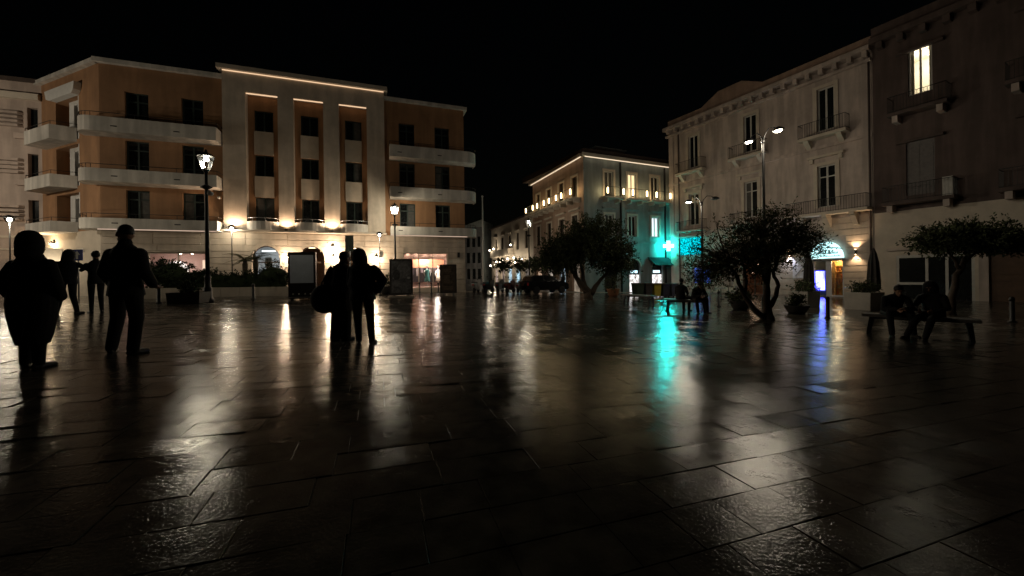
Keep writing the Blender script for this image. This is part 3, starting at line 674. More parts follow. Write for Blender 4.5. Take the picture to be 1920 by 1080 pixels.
window(R2, I4, 3.933, 4.947, 11.75, 14.55, .12, m_wframe, m_glass, 2, .08, None, 'window', 'warmly lit upper window with two tall panes')

room(R2, I4, 3.2, 5.7, 11.6, 14.9, .29, 3.2, mat('lit_room_wall', (.72, .66, .56), .8, .08, 2), 'lit_room')
lamp_light(R2, (4.5, 1.6, 14.3), 190, (1, .88, .70), .12)
MB().ball((4.5, 1.6, 14.55), .13, 12, 8).build('room_lamp', emi('room_lamp_glow', (1, .8, .5), 6), R2)
for x0, x1 in ((3.9, 4.12), (4.74, 4.98)):
    b = MB(); n = 10; b.add([(x0 + (x1 - x0) * k / n, .36 + (.03 if k % 2 else 0), z) for z in (11.75, 14.55) for k in range(n + 1)], [(k, k + 1, n + 2 + k, n + 1 + k) for k in range(n)]); b.build('curtain', mat('cream_curtain', (.62, .56, .46), .9), R2)
window(R2, I4, 8.403, 9.397, 11.1, 14.5, .12, m_brownframe, m_darkglass)
for x0, x1, z0, z1 in r2l:
    o = MB().box(x0 + .003, x1 - .003, .1, .14, z0 + .003, z1 - .003).build('shutter', m_shutg, R2)
    for k in range(22):
        z = z0 + .12 + .13 * k
        for a, c in ((x0 + .08, (x0 + x1) / 2 - .05), ((x0 + x1) / 2 + .05, x1 - .08)): MB().box(a, c, .07, .1, z, z + .08).build('slat', m_shutg, o)
for x, z, w in ((4.44, 10.6, 1.25), (4.4, 5.2, 1.5), (8.9, 10.6, 1.25), (8.9, 5.2, 1.5)):
    MB().prism([(x - w, -.9), (x + w, -.9), (x + w, -.03), (x - w, -.03)], z, z + .18).build('balcony', m_brown, R2)
    for sx in (-w + .2, w - .45): MB().prism([(x + sx, -.75), (x + sx + .25, -.75), (x + sx + .25, -.03), (x + sx, -.03)], z - .4, z - .005).build('bracket', m_beige, R2)
    railing(R2, I4, [(x - w + .04, -.06), (x - w + .04, -.86), (x + w - .04, -.86), (x + w - .04, -.06)], z + .18, z + 1.15, m_iron)
    for zz, w2 in ((z + 3.75, 1.0),): MB().prism([(x - w2, -.3), (x + w2, -.3), (x + w2, -.03), (x - w2, -.03)], zz, zz + .15).build('window_hood', m_brown, R2)
MB().box(5.35, 5.75, -.35, -.03, 5.4, 6.5).build('air_unit', m_wframe, R2)
# plant pots on the balcony of the lit window
room(R2, I4, 2.9, 6.8, -.65, 2.3, .29, 3.0, m_dark, 'shop_interior')
sf = MB(); sf.box(3.3, 6.45, .0, .1, 1.98, 2.15)
for x in (3.3, 4.55, 5.35, 6.33): sf.box(x, x + .12, .0, .1, -.6, 1.98)
sf.box(3.42, 4.55, .01, .09, .35, .5); sf.build('shop_front', m_wframe, R2)
for x0, x1 in ((3.42, 4.55), (4.67, 5.35), (5.47, 6.33)): MB().box(x0, x1, .05, .06, -.6, 1.98).build('pane', m_darkglass, R2)
MB().box(2.9, 6.9, -.16, -.025, 2.45, 2.6).build('string_course', m_beige, R2)
o = MB().box(6.955, 9.095, .1, .16, -.65, 2.895).build('garage_door', mat('rust_brown_door', (.10, .055, .03), .6, .25, 3), R2)
for k in range(9): MB().box(6.99, 9.06, .075, .1, -.6 + .385 * k, -.6 + .385 * k + .34).build('slat', MATS['rust_brown_door'], o)
for x0, x1 in ((6.6, 6.94), (9.1, 9.45)): MB().box(x0, x1, -.12, -.025, -.7, 3.1).build('door_jamb', m_beige, R2)

# ================================================================== GREY CORNER BUILDING (C) with lit balconies, lower terrace (D), far block (E)
PC = Vector((6.64, 34.765)); DCR = math.atan2(.399, .917); DCL = math.atan2(-.9355, .353)
C_ = thing('corner_building', 'grey and terracotta corner building with a lamp-lit first floor balcony behind the trees', 'building', (PC.x, PC.y, 0), DCR)
ML = rotz(DCL - DCR)
CU = [2.83, 5.57, 8.45, 11.3]; cl = [-1.6, -4.3, -7.1, -9.9]
hu = [(x - .52, x + .52, 8.55, 10.95) for x in CU]; hl = [(x - .48, x + .48, 4.9, 6.9) for x in CU]
arcs = [(5.8, .67, 1.97), (8.67, .7, 1.9), (2.9, .67, 1.97)]
MB().wall(0, 20, -1, 12.0, hu + hl + [(c - r, c + r, -.9, sp + r + .001, .3) for c, r, sp in arcs], 0, .25).build('wall', m_grey, C_)
hul = [(x - .5, x + .5, 8.55, 10.6) for x in cl]; hll = [(x - .5, x + .5, 4.7, 6.9) for x in cl]; hgl = [(x - .7, x + .7, -.9, 2.4, .3) for x in cl]
MB(ML).wall(-11.4, 0, -1, 12.0, hul + hll + hgl, 0, .25).build('wall', m_rose, C_)
b = MB(); b.prism([(-.45, -.45), (20, -.45), (20, .3), (.3, .3)], 12.0, 12.28); b.build('cornice', m_lime2, C_)
b = MB(ML); b.prism([(-11.7, -.45), (-.02, -.45), (.2, .3), (-11.7, .3)], 12.0, 12.275); b.build('cornice', m_lime2, C_)
m_ledC = emi('led_cornice', (1, .80, .56), 1.0)
MB().box(0, 20, -.3, -.24, 11.95, 11.995).build('glow_strip', m_ledC, C_); MB(ML).box(-11.4, -.02, -.3, -.24, 11.95, 11.995).build('glow_strip', m_ledC, C_)
b = MB(); b.prism([(.2, .2), (20, .2), (20, 9), (-.5, 12)], 12.29, 12.9); b.build('roof', m_roof, C_)
for x0, x1, z in ((3, 6.5, 13.9), (6.8, 13, 13.5)): MB().prism([(x0, 2.2), (x1, 2.2), (x1, 6), (x0, 6)], 12.9, z).build('roof_hut', m_roof, C_)
MB().prism([(2.8, 2.0), (6.7, 2.0), (6.7, 6), (2.8, 6)], 13.91, 14.0).build('roof_slab', m_grey, C_)
lit_warm = emi('lit_room_warm', (1, .72, .38), 1.1); lit_cool = emi('lit_room_cool', (.85, .92, 1), 1.0)
for i, x in enumerate(CU):
    window(C_, I4, x - .518, x + .518, 8.55, 10.95, .12, m_wframe, [m_darkglass, lit_warm, m_darkglass, m_darkglass][i], 2, .09)
    window(C_, I4, x - .478, x + .478, 4.9, 6.9, .12, m_wframe, [m_darkglass, m_darkglass, lit_cool, m_darkglass][i], 2, .09)
    for z0, z1, w in ((8.55, 10.95, .52), (4.9, 6.9, .48)):
        b = MB(); b.box(x - w - .2, x - w - .004, -.06, -.004, z0, z1 + .2); b.box(x + w + .004, x + w + .2, -.06, -.004, z0, z1 + .2); b.box(x - w, x + w, -.06, -.004, z1 + .004, z1 + .2); b.build('window_surround', m_lime2, C_)
    MB().box(x - .85, x + .85, -.2, -.004, 7.4, 7.55).build('window_hood', m_grey, C_)
for i, x in enumerate(cl):
    window(C_, ML, x - .498, x + .498, 8.55, 10.6, .12, m_brownframe, m_darkglass); window(C_, ML, x - .498, x + .498, 4.7, 6.9, .12, m_brownframe, m_darkglass)
    for z0, z1 in ((8.55, 10.6), (4.7, 6.9)):
        b = MB(ML); b.box(x - .68, x - .504, -.06, -.004, z0, z1 + .18); b.box(x + .504, x + .68, -.06, -.004, z0, z1 + .18); b.box(x - .5, x + .5, -.06, -.004, z1 + .004, z1 + .18); b.build('window_surround', m_lime2, C_)
    MB(ML).box(x - .9, x + .9, -.25, -.004, 7.35, 7.5).build('window_hood', m_lime2, C_)
    MB(ML).box(x - .698, x + .698, .2, .24, -.9, 2.39).build('shop_glazing', emi('street_shop_%d' % i, [(1, .8, .6), (.7, .9, 1), (1, .85, .7), (.9, .6, .4)][i], [.25, .35, .7, .5][i], 2), C_)
for x in (4.14, 9.71): MB().tube([(x, -.08, -.8), (x, -.08, 11.9)], .09, 8).build('downpipe', m_iron, C_)
# balconies with row of lanterns
def litbal(M, x0, x1, lx, nm):
    MB(M).prism([(x0, -.9), (x1, -.9), (x1, -.005), (x0, -.005)], 8.25, 8.42).build('balcony', m_lime2, C_)
    railing(C_, M, [(x0 + .04, -.86), (x1 - .04, -.86)], 8.42, 9.3, m_iron, .16)
    k = x0 + .4
    while k < x1: MB(M).prism([(k, -.7), (k + .18, -.7), (k + .18, -.005), (k, -.005)], 7.95, 8.245).build('bracket', m_lime2, C_); k += 1.35
    for x in lx:
        o = MB(M).box(x - .09, x + .09, -1.02, -.91, 8.5, 8.62).build('balcony_lamp', m_iron, C_)
        MB(M).lathe([(.05, 8.62), (.075, 8.7), (.075, 9.1), (.04, 9.18)], 8, (x, -.97)).build('glow', emi('balcony_glow', (1, .74, .36), 7), o)
        l = lamp_light(C_, (0, 0, 0), 8, (1, .74, .38), .08); l.location = (M or I4) @ Vector((x, -.55, 8.95))
litbal(I4, 1.7, 4.0, [1.95, 3.75], 'a'); litbal(I4, 4.4, 7.0, [4.85, 6.55], 'b'); litbal(I4, 7.2, 11.8, [7.75, 9.5, 10.9], 'c')
litbal(ML, -11.9, -.5, [-.75, -2.5, -3.6, -5.2, -6.4, -8.1, -9.3, -11.3], 'd')
for i, (c, r, sp) in enumerate(arcs):
    arch_fill(C_, I4, c, r, sp, sp + r, -.0005, m_grey, m_lime2, .3, .14, 9)
    b = MB(); n = 10; b.add([(c + (r - .01) * math.cos(math.pi * k / n), .2, sp + (r - .01) * math.sin(math.pi * k / n)) for k in range(n + 1)] + [(c - r + .01, .2, 1.2), (c + r - .01, .2, 1.2)], [tuple(range(n + 3))]); b.build('fanlight', m_darkglass, C_)
    b = MB(); b.box(c - r + .01, c + r - .01, .2, .24, -.8, 1.19); b.build('shop_window', emi('white_shop', (1, .93, .9), 1.5, 3) if i < 2 else m_darkglass, C_)
    if i < 2: MB().box(c - .4, c + .45, .15, .19, 1.35, 1.6).build('shop_sign', emi('blue_white_sign', (.6, .9, 1), 1.6), C_)
MB().box(0, 20, -.18, -.005, 4.2, 4.4).build('string_course', m_grey, C_)
b = MB(); b.add([(7.4, -.02, 2.9), (10.1, -.02, 2.9), (10.1, -1.1, 2.1), (7.4, -1.1, 2.1), (7.4, -.02, 2.85), (10.1, -.02, 2.85), (10.1, -1.1, 2.05), (7.4, -1.1, 2.05)], [(0, 1, 2, 3), (4, 7, 6, 5), (3, 2, 6, 7), (0, 3, 7, 4), (1, 5, 6, 2)]); b.build('awning', mat('black_awning', (.02, .02, .022), .8), C_)
# D, lower terrace along the side street
dCL = Vector((math.cos(DCL), math.sin(DCL))); PD = PC + dCL * -11.42
D_ = thing('terrace_building', 'low cream terrace building with bright shop lamps along the side street', 'building', (PD.x, PD.y, 0), DCL)
dx = [-2.2, -5.2, -8.2, -11.2, -14.2]
MB().wall(-16.5, 0, -1, 8.6, [(x - .5, x + .5, 4.7, 6.9) for x in dx] + [(x - .8, x + .8, -.9, 2.3) for x in dx], 0, .25).build('wall', m_lime2, D_)
MB().prism([(-16.6, -.3), (0, -.3), (0, 8), (-16.6, 8)], 8.6, 8.8).build('roof', m_roof, D_)
for i, x in enumerate(dx):
    window(D_, I4, x - .498, x + .498, 4.7, 6.9, .12, m_brownframe, m_darkglass)
    MB().box(x - .75, x + .75, -.2, -.004, 7.15, 7.3).build('window_hood', m_lime2, D_)
    MB().box(x - .798, x + .798, .2, .24, -.9, 2.29).build('shop_glazing', emi('terrace_shop_%d' % i, [(1, .85, .7), (.55, .85, 1), (.6, .85, 1), (1, .75, .6), (1, .75, .62)][i], [.25, .9, .9, .45, .45][i], 2), D_)
MB().prism([(-14.5, -.9), (-6.5, -.9), (-6.5, -.005), (-14.5, -.005)], 4.05, 4.2).build('balcony', m_lime2, D_)
MB().parapet([(-14.5, -.05), (-14.5, -.9), (-6.5, -.9), (-6.5, -.05)], .1, 4.2, 5.0).build('balcony_front', m_lime2, D_)
for k, (x, z) in enumerate(((-15.6, 5.3), (-13.6, 5.4), (-15.2, 2.9), (-13.0, 2.9), (-12.4, 3.4), (-10.9, 3.3), (-9.6, 3.4), (-7.4, 3.6), (-7.0, 3.2), (-5.0, 3.6), (-4.6, 3.0), (-2.3, 3.3), (-6.2, 5.4))):
    o = MB().tube([(x, 0, z + .2), (x, -.5, z + .28), (x, -.6, z + .12)], .02, 5).build('wall_lamp', m_iron, D_)
    MB().ball((x, -.6, z), .11, 8, 6).build('bulb', emi('street_bulb', WARMW, 16), o)
    if k % 2: lamp_light(D_, (x, -1.1, z - .1), 45, WARMW, .1)
# E, far block closing the street
ex0, ex1 = (870 - CX) / F * 62, (905 - CX) / F * 62
E_ = thing('far_block', 'narrow pale block at the street end beyond the ochre building', 'building', (ex0, 62, 0), math.radians(-14))
eh = [(x, x + .55, z, z + 1.7) for x in (.5, 1.45, 2.35) for z in (.8, 3.4, 6.0)]
m_eg = mat('dark_grey_plaster', (.16, .16, .165), .9, .2, .7, stain=.3)  # pale block's base grey, darkened overall to look dim
MB().wall(-1, 3.2, -1, 9.2, eh, 0, .2).build('wall', m_eg, E_)
MB().prism_y([(-1, 9.2), (3.2, 9.2), (3.2, 10.4)], 0.001, .3).build('gable', m_grey, E_)
b = MB(); b.box(3.2, 3.25, 0, 6, -1, 10.3); b.build('end_wall', m_grey, E_)
for q in eh: MB().box(q[0] + .003, q[1] - .003, .12, .16, q[2] + .003, q[3] - .003).build('window', m_darkglass, E_)
# ================================================================== STREET LAMPS
def lantern_post(loc, H, label, power, col=WARMW, rz=.3, group='tall lantern lamp posts'):
    t = thing('street_lamp', label, 'street lamp', loc, rz, group); k = H / 6.
    MB().lathe([(.2, -.03), (.2, .12), (.15, .18), (.15, .55), (.11, .62), (.105, .95), (.12, 1.0), (.09, 1.08)], 12).build('base', m_iron, t)
    MB().lathe([(.08, 1.05), (.075, 2.5 * k), (.06, 4.6 * k), (.05, 5.25 * k)], 10).build('shaft', m_iron, t)
    b = MB(); b.lathe([(.06, 4.55 * k), (.17, 4.62 * k), (.17, 4.68 * k), (.06, 4.75 * k)], 10); b.tube([(-.2, 0, 4.65 * k), (.2, 0, 4.65 * k)], .03, 6); b.build('collar', m_iron, t)
    z0, z1 = 5.35 * k, 5.86 * k; MB().lathe([(.04, 5.2 * k), (.1, z0 - .05), (.15, z0)], 8).build('cup', m_iron, t)
    b = MB()
    for a in range(4):
        c, s = math.cos(a * math.pi / 2), math.sin(a * math.pi / 2); b.tube([(c * .14, s * .14, z0), (c * .29, s * .29, z1)], .012, 5)
        c2, s2 = math.cos((a + 1) * math.pi / 2), math.sin((a + 1) * math.pi / 2); b.tube([(c * .29, s * .29, z1), (c2 * .29, s2 * .29, z1)], .014, 5)
    b.build('lantern_frame', m_iron, t)
    MB().lathe([(.13, z0 + .01), (.28, z1 - .01)], 4, smooth=False).build('lantern_glass', m_glass, t)
    MB().lathe([(.31, z1 + .02), (.2, z1 + .13), (.06, z1 + .2), (.03, z1 + .32)], 8, smooth=False).build('lantern_roof', m_iron, t)
    MB().ball((0, 0, z1 - .09), .085, 10, 6, (1.15, 1.15, .8)).build('bulb', emi('lantern_bulb', (1, .93, .80), 55), t)
    lamp_light(t, (0, 0, z1 - .28), power, col, .09); return t
LAMP_A = gnd(390, 566)
lantern_post(LAMP_A, 6.0, 'tall black lantern lamp post beside the long hedge planter', 175)
lantern_post(gnd(742, 549), 6.15, 'tall black lantern lamp post standing behind the grey poster board', 125)
lantern_post(gnd(993, 545), 6.8, 'tall black lantern lamp post near the parked dark car', 130)
cd = gnd(390, 566); t = thing('security_camera', 'small white dome camera fixed to the lantern post by the hedge', 'camera', (cd.x, cd.y, 0))
MB().ball((.2, -.05, 4.72), .11, 12, 8, (1, 1, .8)).build('dome', m_white, t); MB().tube([(.02, 0, 4.82), (.2, -.05, 4.82)], .03, 6).build('arm', m_white, t)
def small_lamp(loc, H, label, power):
    t = thing('lamp_post', label, 'street lamp', loc, 0, 'slim single lamp posts')
    MB().lathe([(.09, -.03), (.09, .3), (.05, .38), (.04, .6)], 10).build('base', m_iron, t)
    MB().lathe([(.035, .5), (.026, H - .35)], 8).build('pole', m_iron, t)
    MB().lathe([(.03, H - .36), (.12, H - .28), (.2, H - .1)], 12).build('bowl', m_glass, t)
    MB().ball((0, 0, H - .17), .085, 10, 6).build('bulb', emi('small_bulb', (1, .90, .72), 45), t)
    MB().lathe([(.24, H - .07), (.12, H + .03), (.03, H + .07)], 12).build('hood', m_iron, t)
    lamp_light(t, (0, 0, H - .34), power, WARMW, .07)
small_lamp(gnd(713, 549), 4.15, 'slim black lamp post before the arches, beside the sack of sandbags', 60)
small_lamp(gnd(436, 550), 4.35, 'slim black lamp post rising behind the hedge between two small palms', 70)
small_lamp(gnd(20, 562), 4.2, 'slim black lamp post in front of the pale rose corner building', 90)
def double_lamp(loc, H, ad, label, lit, power):
    t = thing('double_street_lamp', label, 'street lamp', loc, 0); ad = Vector((ad[0], ad[1], 0))
    MB().lathe([(.14, -.03), (.14, .5), (.08, .62), (.07, 3), (.05, H - .6), (.04, H - .25)], 10).build('pole', m_iron, t)
    b = MB(); b.lathe([(.05, H - .5), (.09, H - .4), (.05, H - .3)], 8); b.build('collar', m_iron, t)
    for i, s in enumerate((1, -1)):
        d = ad * s; b = MB()
        b.tube([Vector((0, 0, H - .55)), d * .12 + Vector((0, 0, H - .15)), d * .42 + Vector((0, 0, H + .1)), d * .75 + Vector((0, 0, H + .06)), d * .92 + Vector((0, 0, H - .04))], [.03, .026, .022, .02, .02], 6); b.build('arm', m_iron, t)
        c = d * 1.05; a = math.atan2(d.y, d.x); M = Matrix.Translation((c.x, c.y, H - .12)) @ rotz(a)
        h = MB(M); h.lathe([(.05, .12), (.12, .08), (.2, 0), (.21, -.05)], 12, (0, 0), 1.25, .9); o = h.build('lamp_head', m_iron, t)
        MB(M).ball((0, 0, -.055), .15, 12, 6, (1.15, .85, .45)).build('lens', emi('street_lens', (1, .88, .66), 34) if lit[i] else m_glass, o)
        if lit[i]: lamp_light(t, (c.x, c.y, H - .42), power, (1, .86, .66), .13)
double_lamp(Vector((11.75, 17.72, gz(11.75, 17.72))), 8.15, Vector((.2, -.68)) , 'tall black street lamp with two lit curved arms before the beige palazzo', (1, 1), 145)
p = gnd(1318, 561); double_lamp(p, 6.75, Vector((.62, -.45)), 'black street lamp with one lit and one dark arm near the pharmacy cross', (0, 1), 200)

double_lamp(Vector((-33., 15.5, gz(-33, 15.5))), 8.15, Vector((.3, .62)), 'assumed tall black street lamp with two lit arms, added beside the rose building', (1, 1), 520)  # lamp added out of view, assumed from the light on the side facade

# ================================================================== TREES AND PLANTS
m_bark = mat('tree_bark', (.075, .055, .04), .9, .35, 8, .6, 30)
m_leaf = mat('olive_leaf', (.085, .09, .04), .85, .4, 6, spec=.2, island=.45)
m_leafd = mat('dark_leaf', (.055, .068, .03), .85, .4, 6, spec=.2, island=.45)
m_leafh = mat('hedge_leaf', (.02, .03, .012), .85, .4, 6, spec=.2, island=.4)
def leaves(blobs, n, size, asp, seed, per=12, spread=.2, gap=.0):
    rr = random.Random(seed); vs = []; fs = []; wsum = [b_[3] ** 0 * (b_[1] * b_[2] * b_[3]) ** .67 * (b_[4] if len(b_) > 4 else 1) for b_ in blobs]
    while len(fs) < n:
        bl = rr.choices(blobs, wsum)[0]; c, rx, ry, rz = bl[:4]
        u = Vector((rr.gauss(0, 1), rr.gauss(0, 1), rr.gauss(0, 1))).normalized(); q = rr.random() ** .45 * (1 + .17 * rr.gauss(0, 1))
        p = Vector((c[0] + u.x * rx * q, c[1] + u.y * ry * q, c[2] + u.z * rz * q))
        tw = (u + Vector((rr.gauss(0, .5), rr.gauss(0, .5), rr.gauss(0, .4)))).normalized()
        for k in range(per):
            o = p + tw * spread * (k / per - .3) * 2 + Vector((rr.gauss(0, 1), rr.gauss(0, 1), rr.gauss(0, 1))) * spread * .28
            d = (tw + Vector((rr.gauss(0, .8), rr.gauss(0, .8), rr.gauss(0, .8)))).normalized(); w = d.orthogonal().normalized()
            w.rotate(Quaternion(d, rr.random() * 6.28)); s = size * rr.uniform(.6, 1.35); n0 = len(vs)
            vs += [o, o + d * s * .5 + w * s * asp, o + d * s, o + d * s * .5 - w * s * asp]; fs.append((n0, n0 + 1, n0 + 2, n0 + 3))
    return vs, fs
def tree(name, label, loc, stems, blobs, n, size, asp, seed, lm, group, per=12, spread=.2):
    t = thing(name, label, 'tree', loc, 0, group)
    b = MB()
    for pts, rs in stems:
        P = []; Rr = []; rr = random.Random(seed)
        for i in range(len(pts) - 1):
            a, c = Vector(pts[i]), Vector(pts[i + 1])
            for k in range(3):
                f = k / 3; P.append(a.lerp(c, f) + Vector((rr.gauss(0, .02), rr.gauss(0, .02), 0)) * (1 if i or k else 0)); Rr.append(rs[i] * (1 - f) + rs[i + 1] * f)
        P.append(Vector(pts[-1])); Rr.append(rs[-1]); b.tube(P, Rr, 9)
    rr = random.Random(seed + 5)
    tips = [Vector(st[0][-1]) for st in stems]
    for k in range(90):                                    # twigs running out into the crown
        bl = rr.choice(blobs); e = Vector(bl[0]) + Vector((rr.gauss(0, .5) * bl[1], rr.gauss(0, .5) * bl[2], rr.gauss(0, .5) * bl[3]))
        s = min(tips, key=lambda q: (q - e).length); m = s.lerp(e, .5) + Vector((rr.gauss(0, .08), rr.gauss(0, .08), .08)); b.tube([s, m, e], [.022, .014, .005], 5)
    b.build('trunk', m_bark, t)
    vs, fs = leaves(blobs, n, size, asp, seed, per, spread); MB().add(vs, fs).build('crown', lm, t)
    return t
g = gnd(1103, 559); k = g.y / F
def rel(u, v, g, dy=0.): r_ = ray(u, v); d = g.y + dy; return (r_[0] * d - g.x, dy, HCAM + r_[2] * d - g.z)
T = lambda u, v, dy=0.: rel(u, v, g, dy)
tree('plaza_tree', 'broad dark tree with forked leaning trunk before the grey corner building', g,
     [([T(1103, 561), T(1103, 545), T(1085, 527), T(1070, 505), T(1050, 480)], [.32, .2, .16, .11, .05]), ([T(1104, 552), T(1095, 530), T(1092, 510), T(1085, 480)], [.2, .13, .1, .05]),
      ([T(1107, 552), T(1122, 530), T(1137, 512), T(1152, 490)], [.2, .12, .09, .05]), ([T(1100, 550), T(1084, 530, .4), T(1078, 505, .6), T(1075, 470, .6)], [.16, .11, .09, .05])],
     [(T(1095, 465), 2.2, 2.0, 1.35), (T(1055, 478), 1.5, 1.4, 1.1), (T(1150, 480), 1.35, 1.4, 1.05), (T(1115, 432), 1.6, 1.4, .85), (T(1040, 490), 1.0, 1.0, .75), (T(1180, 455), .55, .6, .8, .12), (T(1165, 425), .5, .5, .6, .1), (T(1165, 500), .8, .9, .55)],
     34000, .135, .25, 11, m_leafd, 'plaza trees', 14, .22)
g = gnd(1440, 599)
tree('plaza_tree', 'feathery multi-stemmed tree leaning left between the bowl planter and the bench', g,
     [([T(1441, 602), T(1440, 585), T(1437, 560), T(1440, 520), T(1438, 480), T(1430, 440)], [.19, .13, .1, .085, .06, .03]), ([T(1434, 598), T(1412, 578), T(1393, 550), T(1383, 520), T(1365, 495)], [.1, .085, .07, .06, .03]),
      ([T(1444, 575), T(1455, 555), T(1459, 535), T(1450, 510), T(1458, 480), T(1470, 450)], [.08, .07, .06, .05, .045, .025]), ([T(1396, 556), T(1400, 530), T(1396, 508), T(1392, 480)], [.05, .045, .04, .02]), ([T(1440, 545), T(1430, 515), T(1428, 480)], [.06, .05, .03])],
     [(T(1445, 460), 1.25, 1.1, .72), (T(1400, 485), 1.0, .9, .62), (T(1490, 450), .75, .8, .55), (T(1335, 505), .72, .7, .5), (T(1310, 525), .35, .4, .25, .5), (T(1440, 418), .85, .8, .42, .8), (T(1345, 435), .42, .4, .6, .13), (T(1395, 430), .7, .6, .5, .35), (T(1525, 460), .3, .4, .3, .4), (T(1320, 470), .45, .4, .5, .25), (T(1297, 470), .25, .4, .4, .3)],
     27000, .088, .17, 23, m_leaf, 'plaza trees', 14, .16)
g = gnd(1785, 590)
tree('plaza_tree', 'small flat-topped umbrella tree beside the white framed shop front', g,
     [([T(1784, 593), T(1785, 560), T(1793, 525), T(1803, 500), T(1815, 478)], [.15, .115, .1, .09, .05]), ([T(1800, 505), T(1790, 485), T(1772, 468)], [.07, .05, .03]), ([T(1803, 500), T(1822, 480), T(1850, 462)], [.07, .05, .03])],
     [(T(1812, 452), 1.35, 1.3, .5), (T(1760, 452), .75, .9, .42), (T(1865, 450), .85, .9, .48), (T(1815, 432), .95, 1.0, .33), (T(1740, 438), .5, .5, .18, .5), (T(1900, 455), .45, .6, .4)],
     16000, .10, .26, 31, m_leafd, 'plaza trees', 14, .15)
st0 = None
for i, (u, yy) in enumerate(((943, 45.5), (976, 44), (1004, 42), (918, 47))):
    x = (u - CX) / F * yy; loc = Vector((x, yy, gz(x, yy)))
    if st0 is None:
        st0 = tree('street_tree', 'small round street tree at the far end of the terrace shops, next to the flagpole', loc, [([(0, 0, -.05), (.05, 0, 1.2), (-.05, 0, 2.2)], [.09, .07, .04])], [((0, 0, 2.75), .95, .9, .8), ((.3, 0, 2.5), .7, .7, .55)], 1500, .2, .3, 41, m_leafd, 'street trees along the side street')
    elif i < 3:
        c_ = copy_tree(st0); c_.location = loc; c_['label'] = ['small round street tree between two others along the terrace shops', 'small round street tree closest to the parked dark hatchback'][i - 1]
# ---- long hedge planter on the left
h0, h1 = gnd(255, 561), gnd(550, 555); hd = (h1 - h0); hl = hd.to_2d().length; ha = math.atan2(hd.y, hd.x)
hp = thing('hedge_planter', 'long low stone planter with a clipped dark hedge before the ochre building', 'planter', (h0.x, h0.y, h0.z), ha)
sl = (h1.z - h0.z) / hl
nseg = 8
for i in range(nseg):
    a_, c_ = hl / nseg * i, hl / nseg * (i + 1)
    MB().add([(a_ + .006, y, z + sl * x) for x, y, z in [(a_, 0, -.2), (c_, 0, -.2)]] and [(x, y, z + sl * x) for x, y, z in
        [(a_ + .005, 0, -.2), (c_ - .005, 0, -.2), (c_ - .005, .3, -.2), (a_ + .005, .3, -.2), (a_ + .005, 0, .5), (c_ - .005, 0, .5), (c_ - .005, .3, .5), (a_ + .005, .3, .5)]],
        [(3, 2, 1, 0), (4, 5, 6, 7), (0, 1, 5, 4), (1, 2, 6, 5), (2, 3, 7, 6), (3, 0, 4, 7)]).build('kerb_stone', m_lime, hp)
MB().box(.05, hl - .05, .3, 2.3, -.3, .42).build('soil', mat('soil', (.04, .03, .02), .95), hp)
bl = [((x, 1.0, .95 + sl * x + .06 * math.sin(x * 3)), .55, .65, .42) for x in np.arange(.4, hl - .3, .5)]
vs, fs = leaves(bl, 9000, .09, .3, 51, 12, .1); MB().add(vs, fs).build('hedge', m_leafh, hp)
core = MB(); core.box(.3, hl - .4, .55, 1.45, .4, 1.12 + sl * hl * .5); core.build('hedge_core', m_leafh, hp)
def bush(name, label, loc, r, n, size, asp, seed, lm, squash=.8, cat='bush', group=None):
    t = thing(name, label, cat, loc, 0, group); vs, fs = leaves([((0, 0, r * squash * .85), r * .85, r * .85, r * squash)], n, size, asp, seed, 12, .1)
    MB().add(vs, fs).build('foliage', lm, t); MB().ball((0, 0, r * squash * .8), r * .72, 12, 8, (1, 1, squash)).build('inner_foliage', lm, t)
    b = MB()
    for k in range(4): b.tube([(0, 0, -.05), (.15 * math.cos(k * 1.6), .15 * math.sin(k * 1.6), r * .8)], [.03, .012], 5)
    b.build('stem', m_bark, t)
def on_h(f, y, z): p = h0 + hd * f; n2 = Vector((-math.sin(ha), math.cos(ha), 0)); return Vector((p.x, p.y, 0)) + n2 * y + Vector((0, 0, p.z + z))
bush('round_bush', 'rounded clipped bush at the hedge end near the information panel', on_h(.845, 1.1, .5), .95, 3200, .08, .3, 61, m_leafh, .75)
bush('spreading_bush', 'tall spreading bush rising over the hedge before the lit shop window', on_h(.14, 1.1, .5), 1.1, 4000, .16, .16, 62, m_leafh, .72)
bush('low_bush', 'spiky low bush beside the tall spreading bush in the hedge planter', on_h(.33, 1.2, .5), .7, 2600, .2, .12, 63, m_leafh, .6)
def palm(loc, H, label, seed):
    t = thing('palm', label, 'palm', loc, 0, 'small palms behind the hedge'); rr = random.Random(seed)
    MB().lathe([(.13, -.05), (.11, H * .35), (.14, H * .6), (.09, H * .72)], 9).build('trunk', m_bark, t)
    for k in range(15):
        a = k * 2.4 + rr.random() * .4; e = rr.uniform(.1, 1.2); L_ = H * rr.uniform(.42, .6); pts = []
        for j in range(6):
            f = j / 5; pts.append(Vector((math.cos(a) * L_ * f * math.cos(e * (1 - f * .5)), math.sin(a) * L_ * f * math.cos(e * (1 - f * .5)), H * .7 + L_ * (math.sin(e) * f - .55 * f * f))))
        b = MB(); b.tube(pts, [.016, .013, .011, .009, .006, .003], 4)
        for j in range(1, 22):
            f = j / 22 * 5; i0 = min(4, int(f)); p = pts[i0].lerp(pts[i0 + 1], f - i0); d = (pts[i0 + 1] - pts[i0]).normalized(); sd_ = d.cross(Vector((0, 0, 1))).normalized()
            for s in (-1, 1):
                e2 = p + (sd_ * s * .9 + d * .6 - Vector((0, 0, .35))).normalized() * .26 * (1.1 - j / 26); b.add([p - d * .012, p + d * .012, e2], [(0, 1, 2)])
        b.build('frond', m_leaf, t)
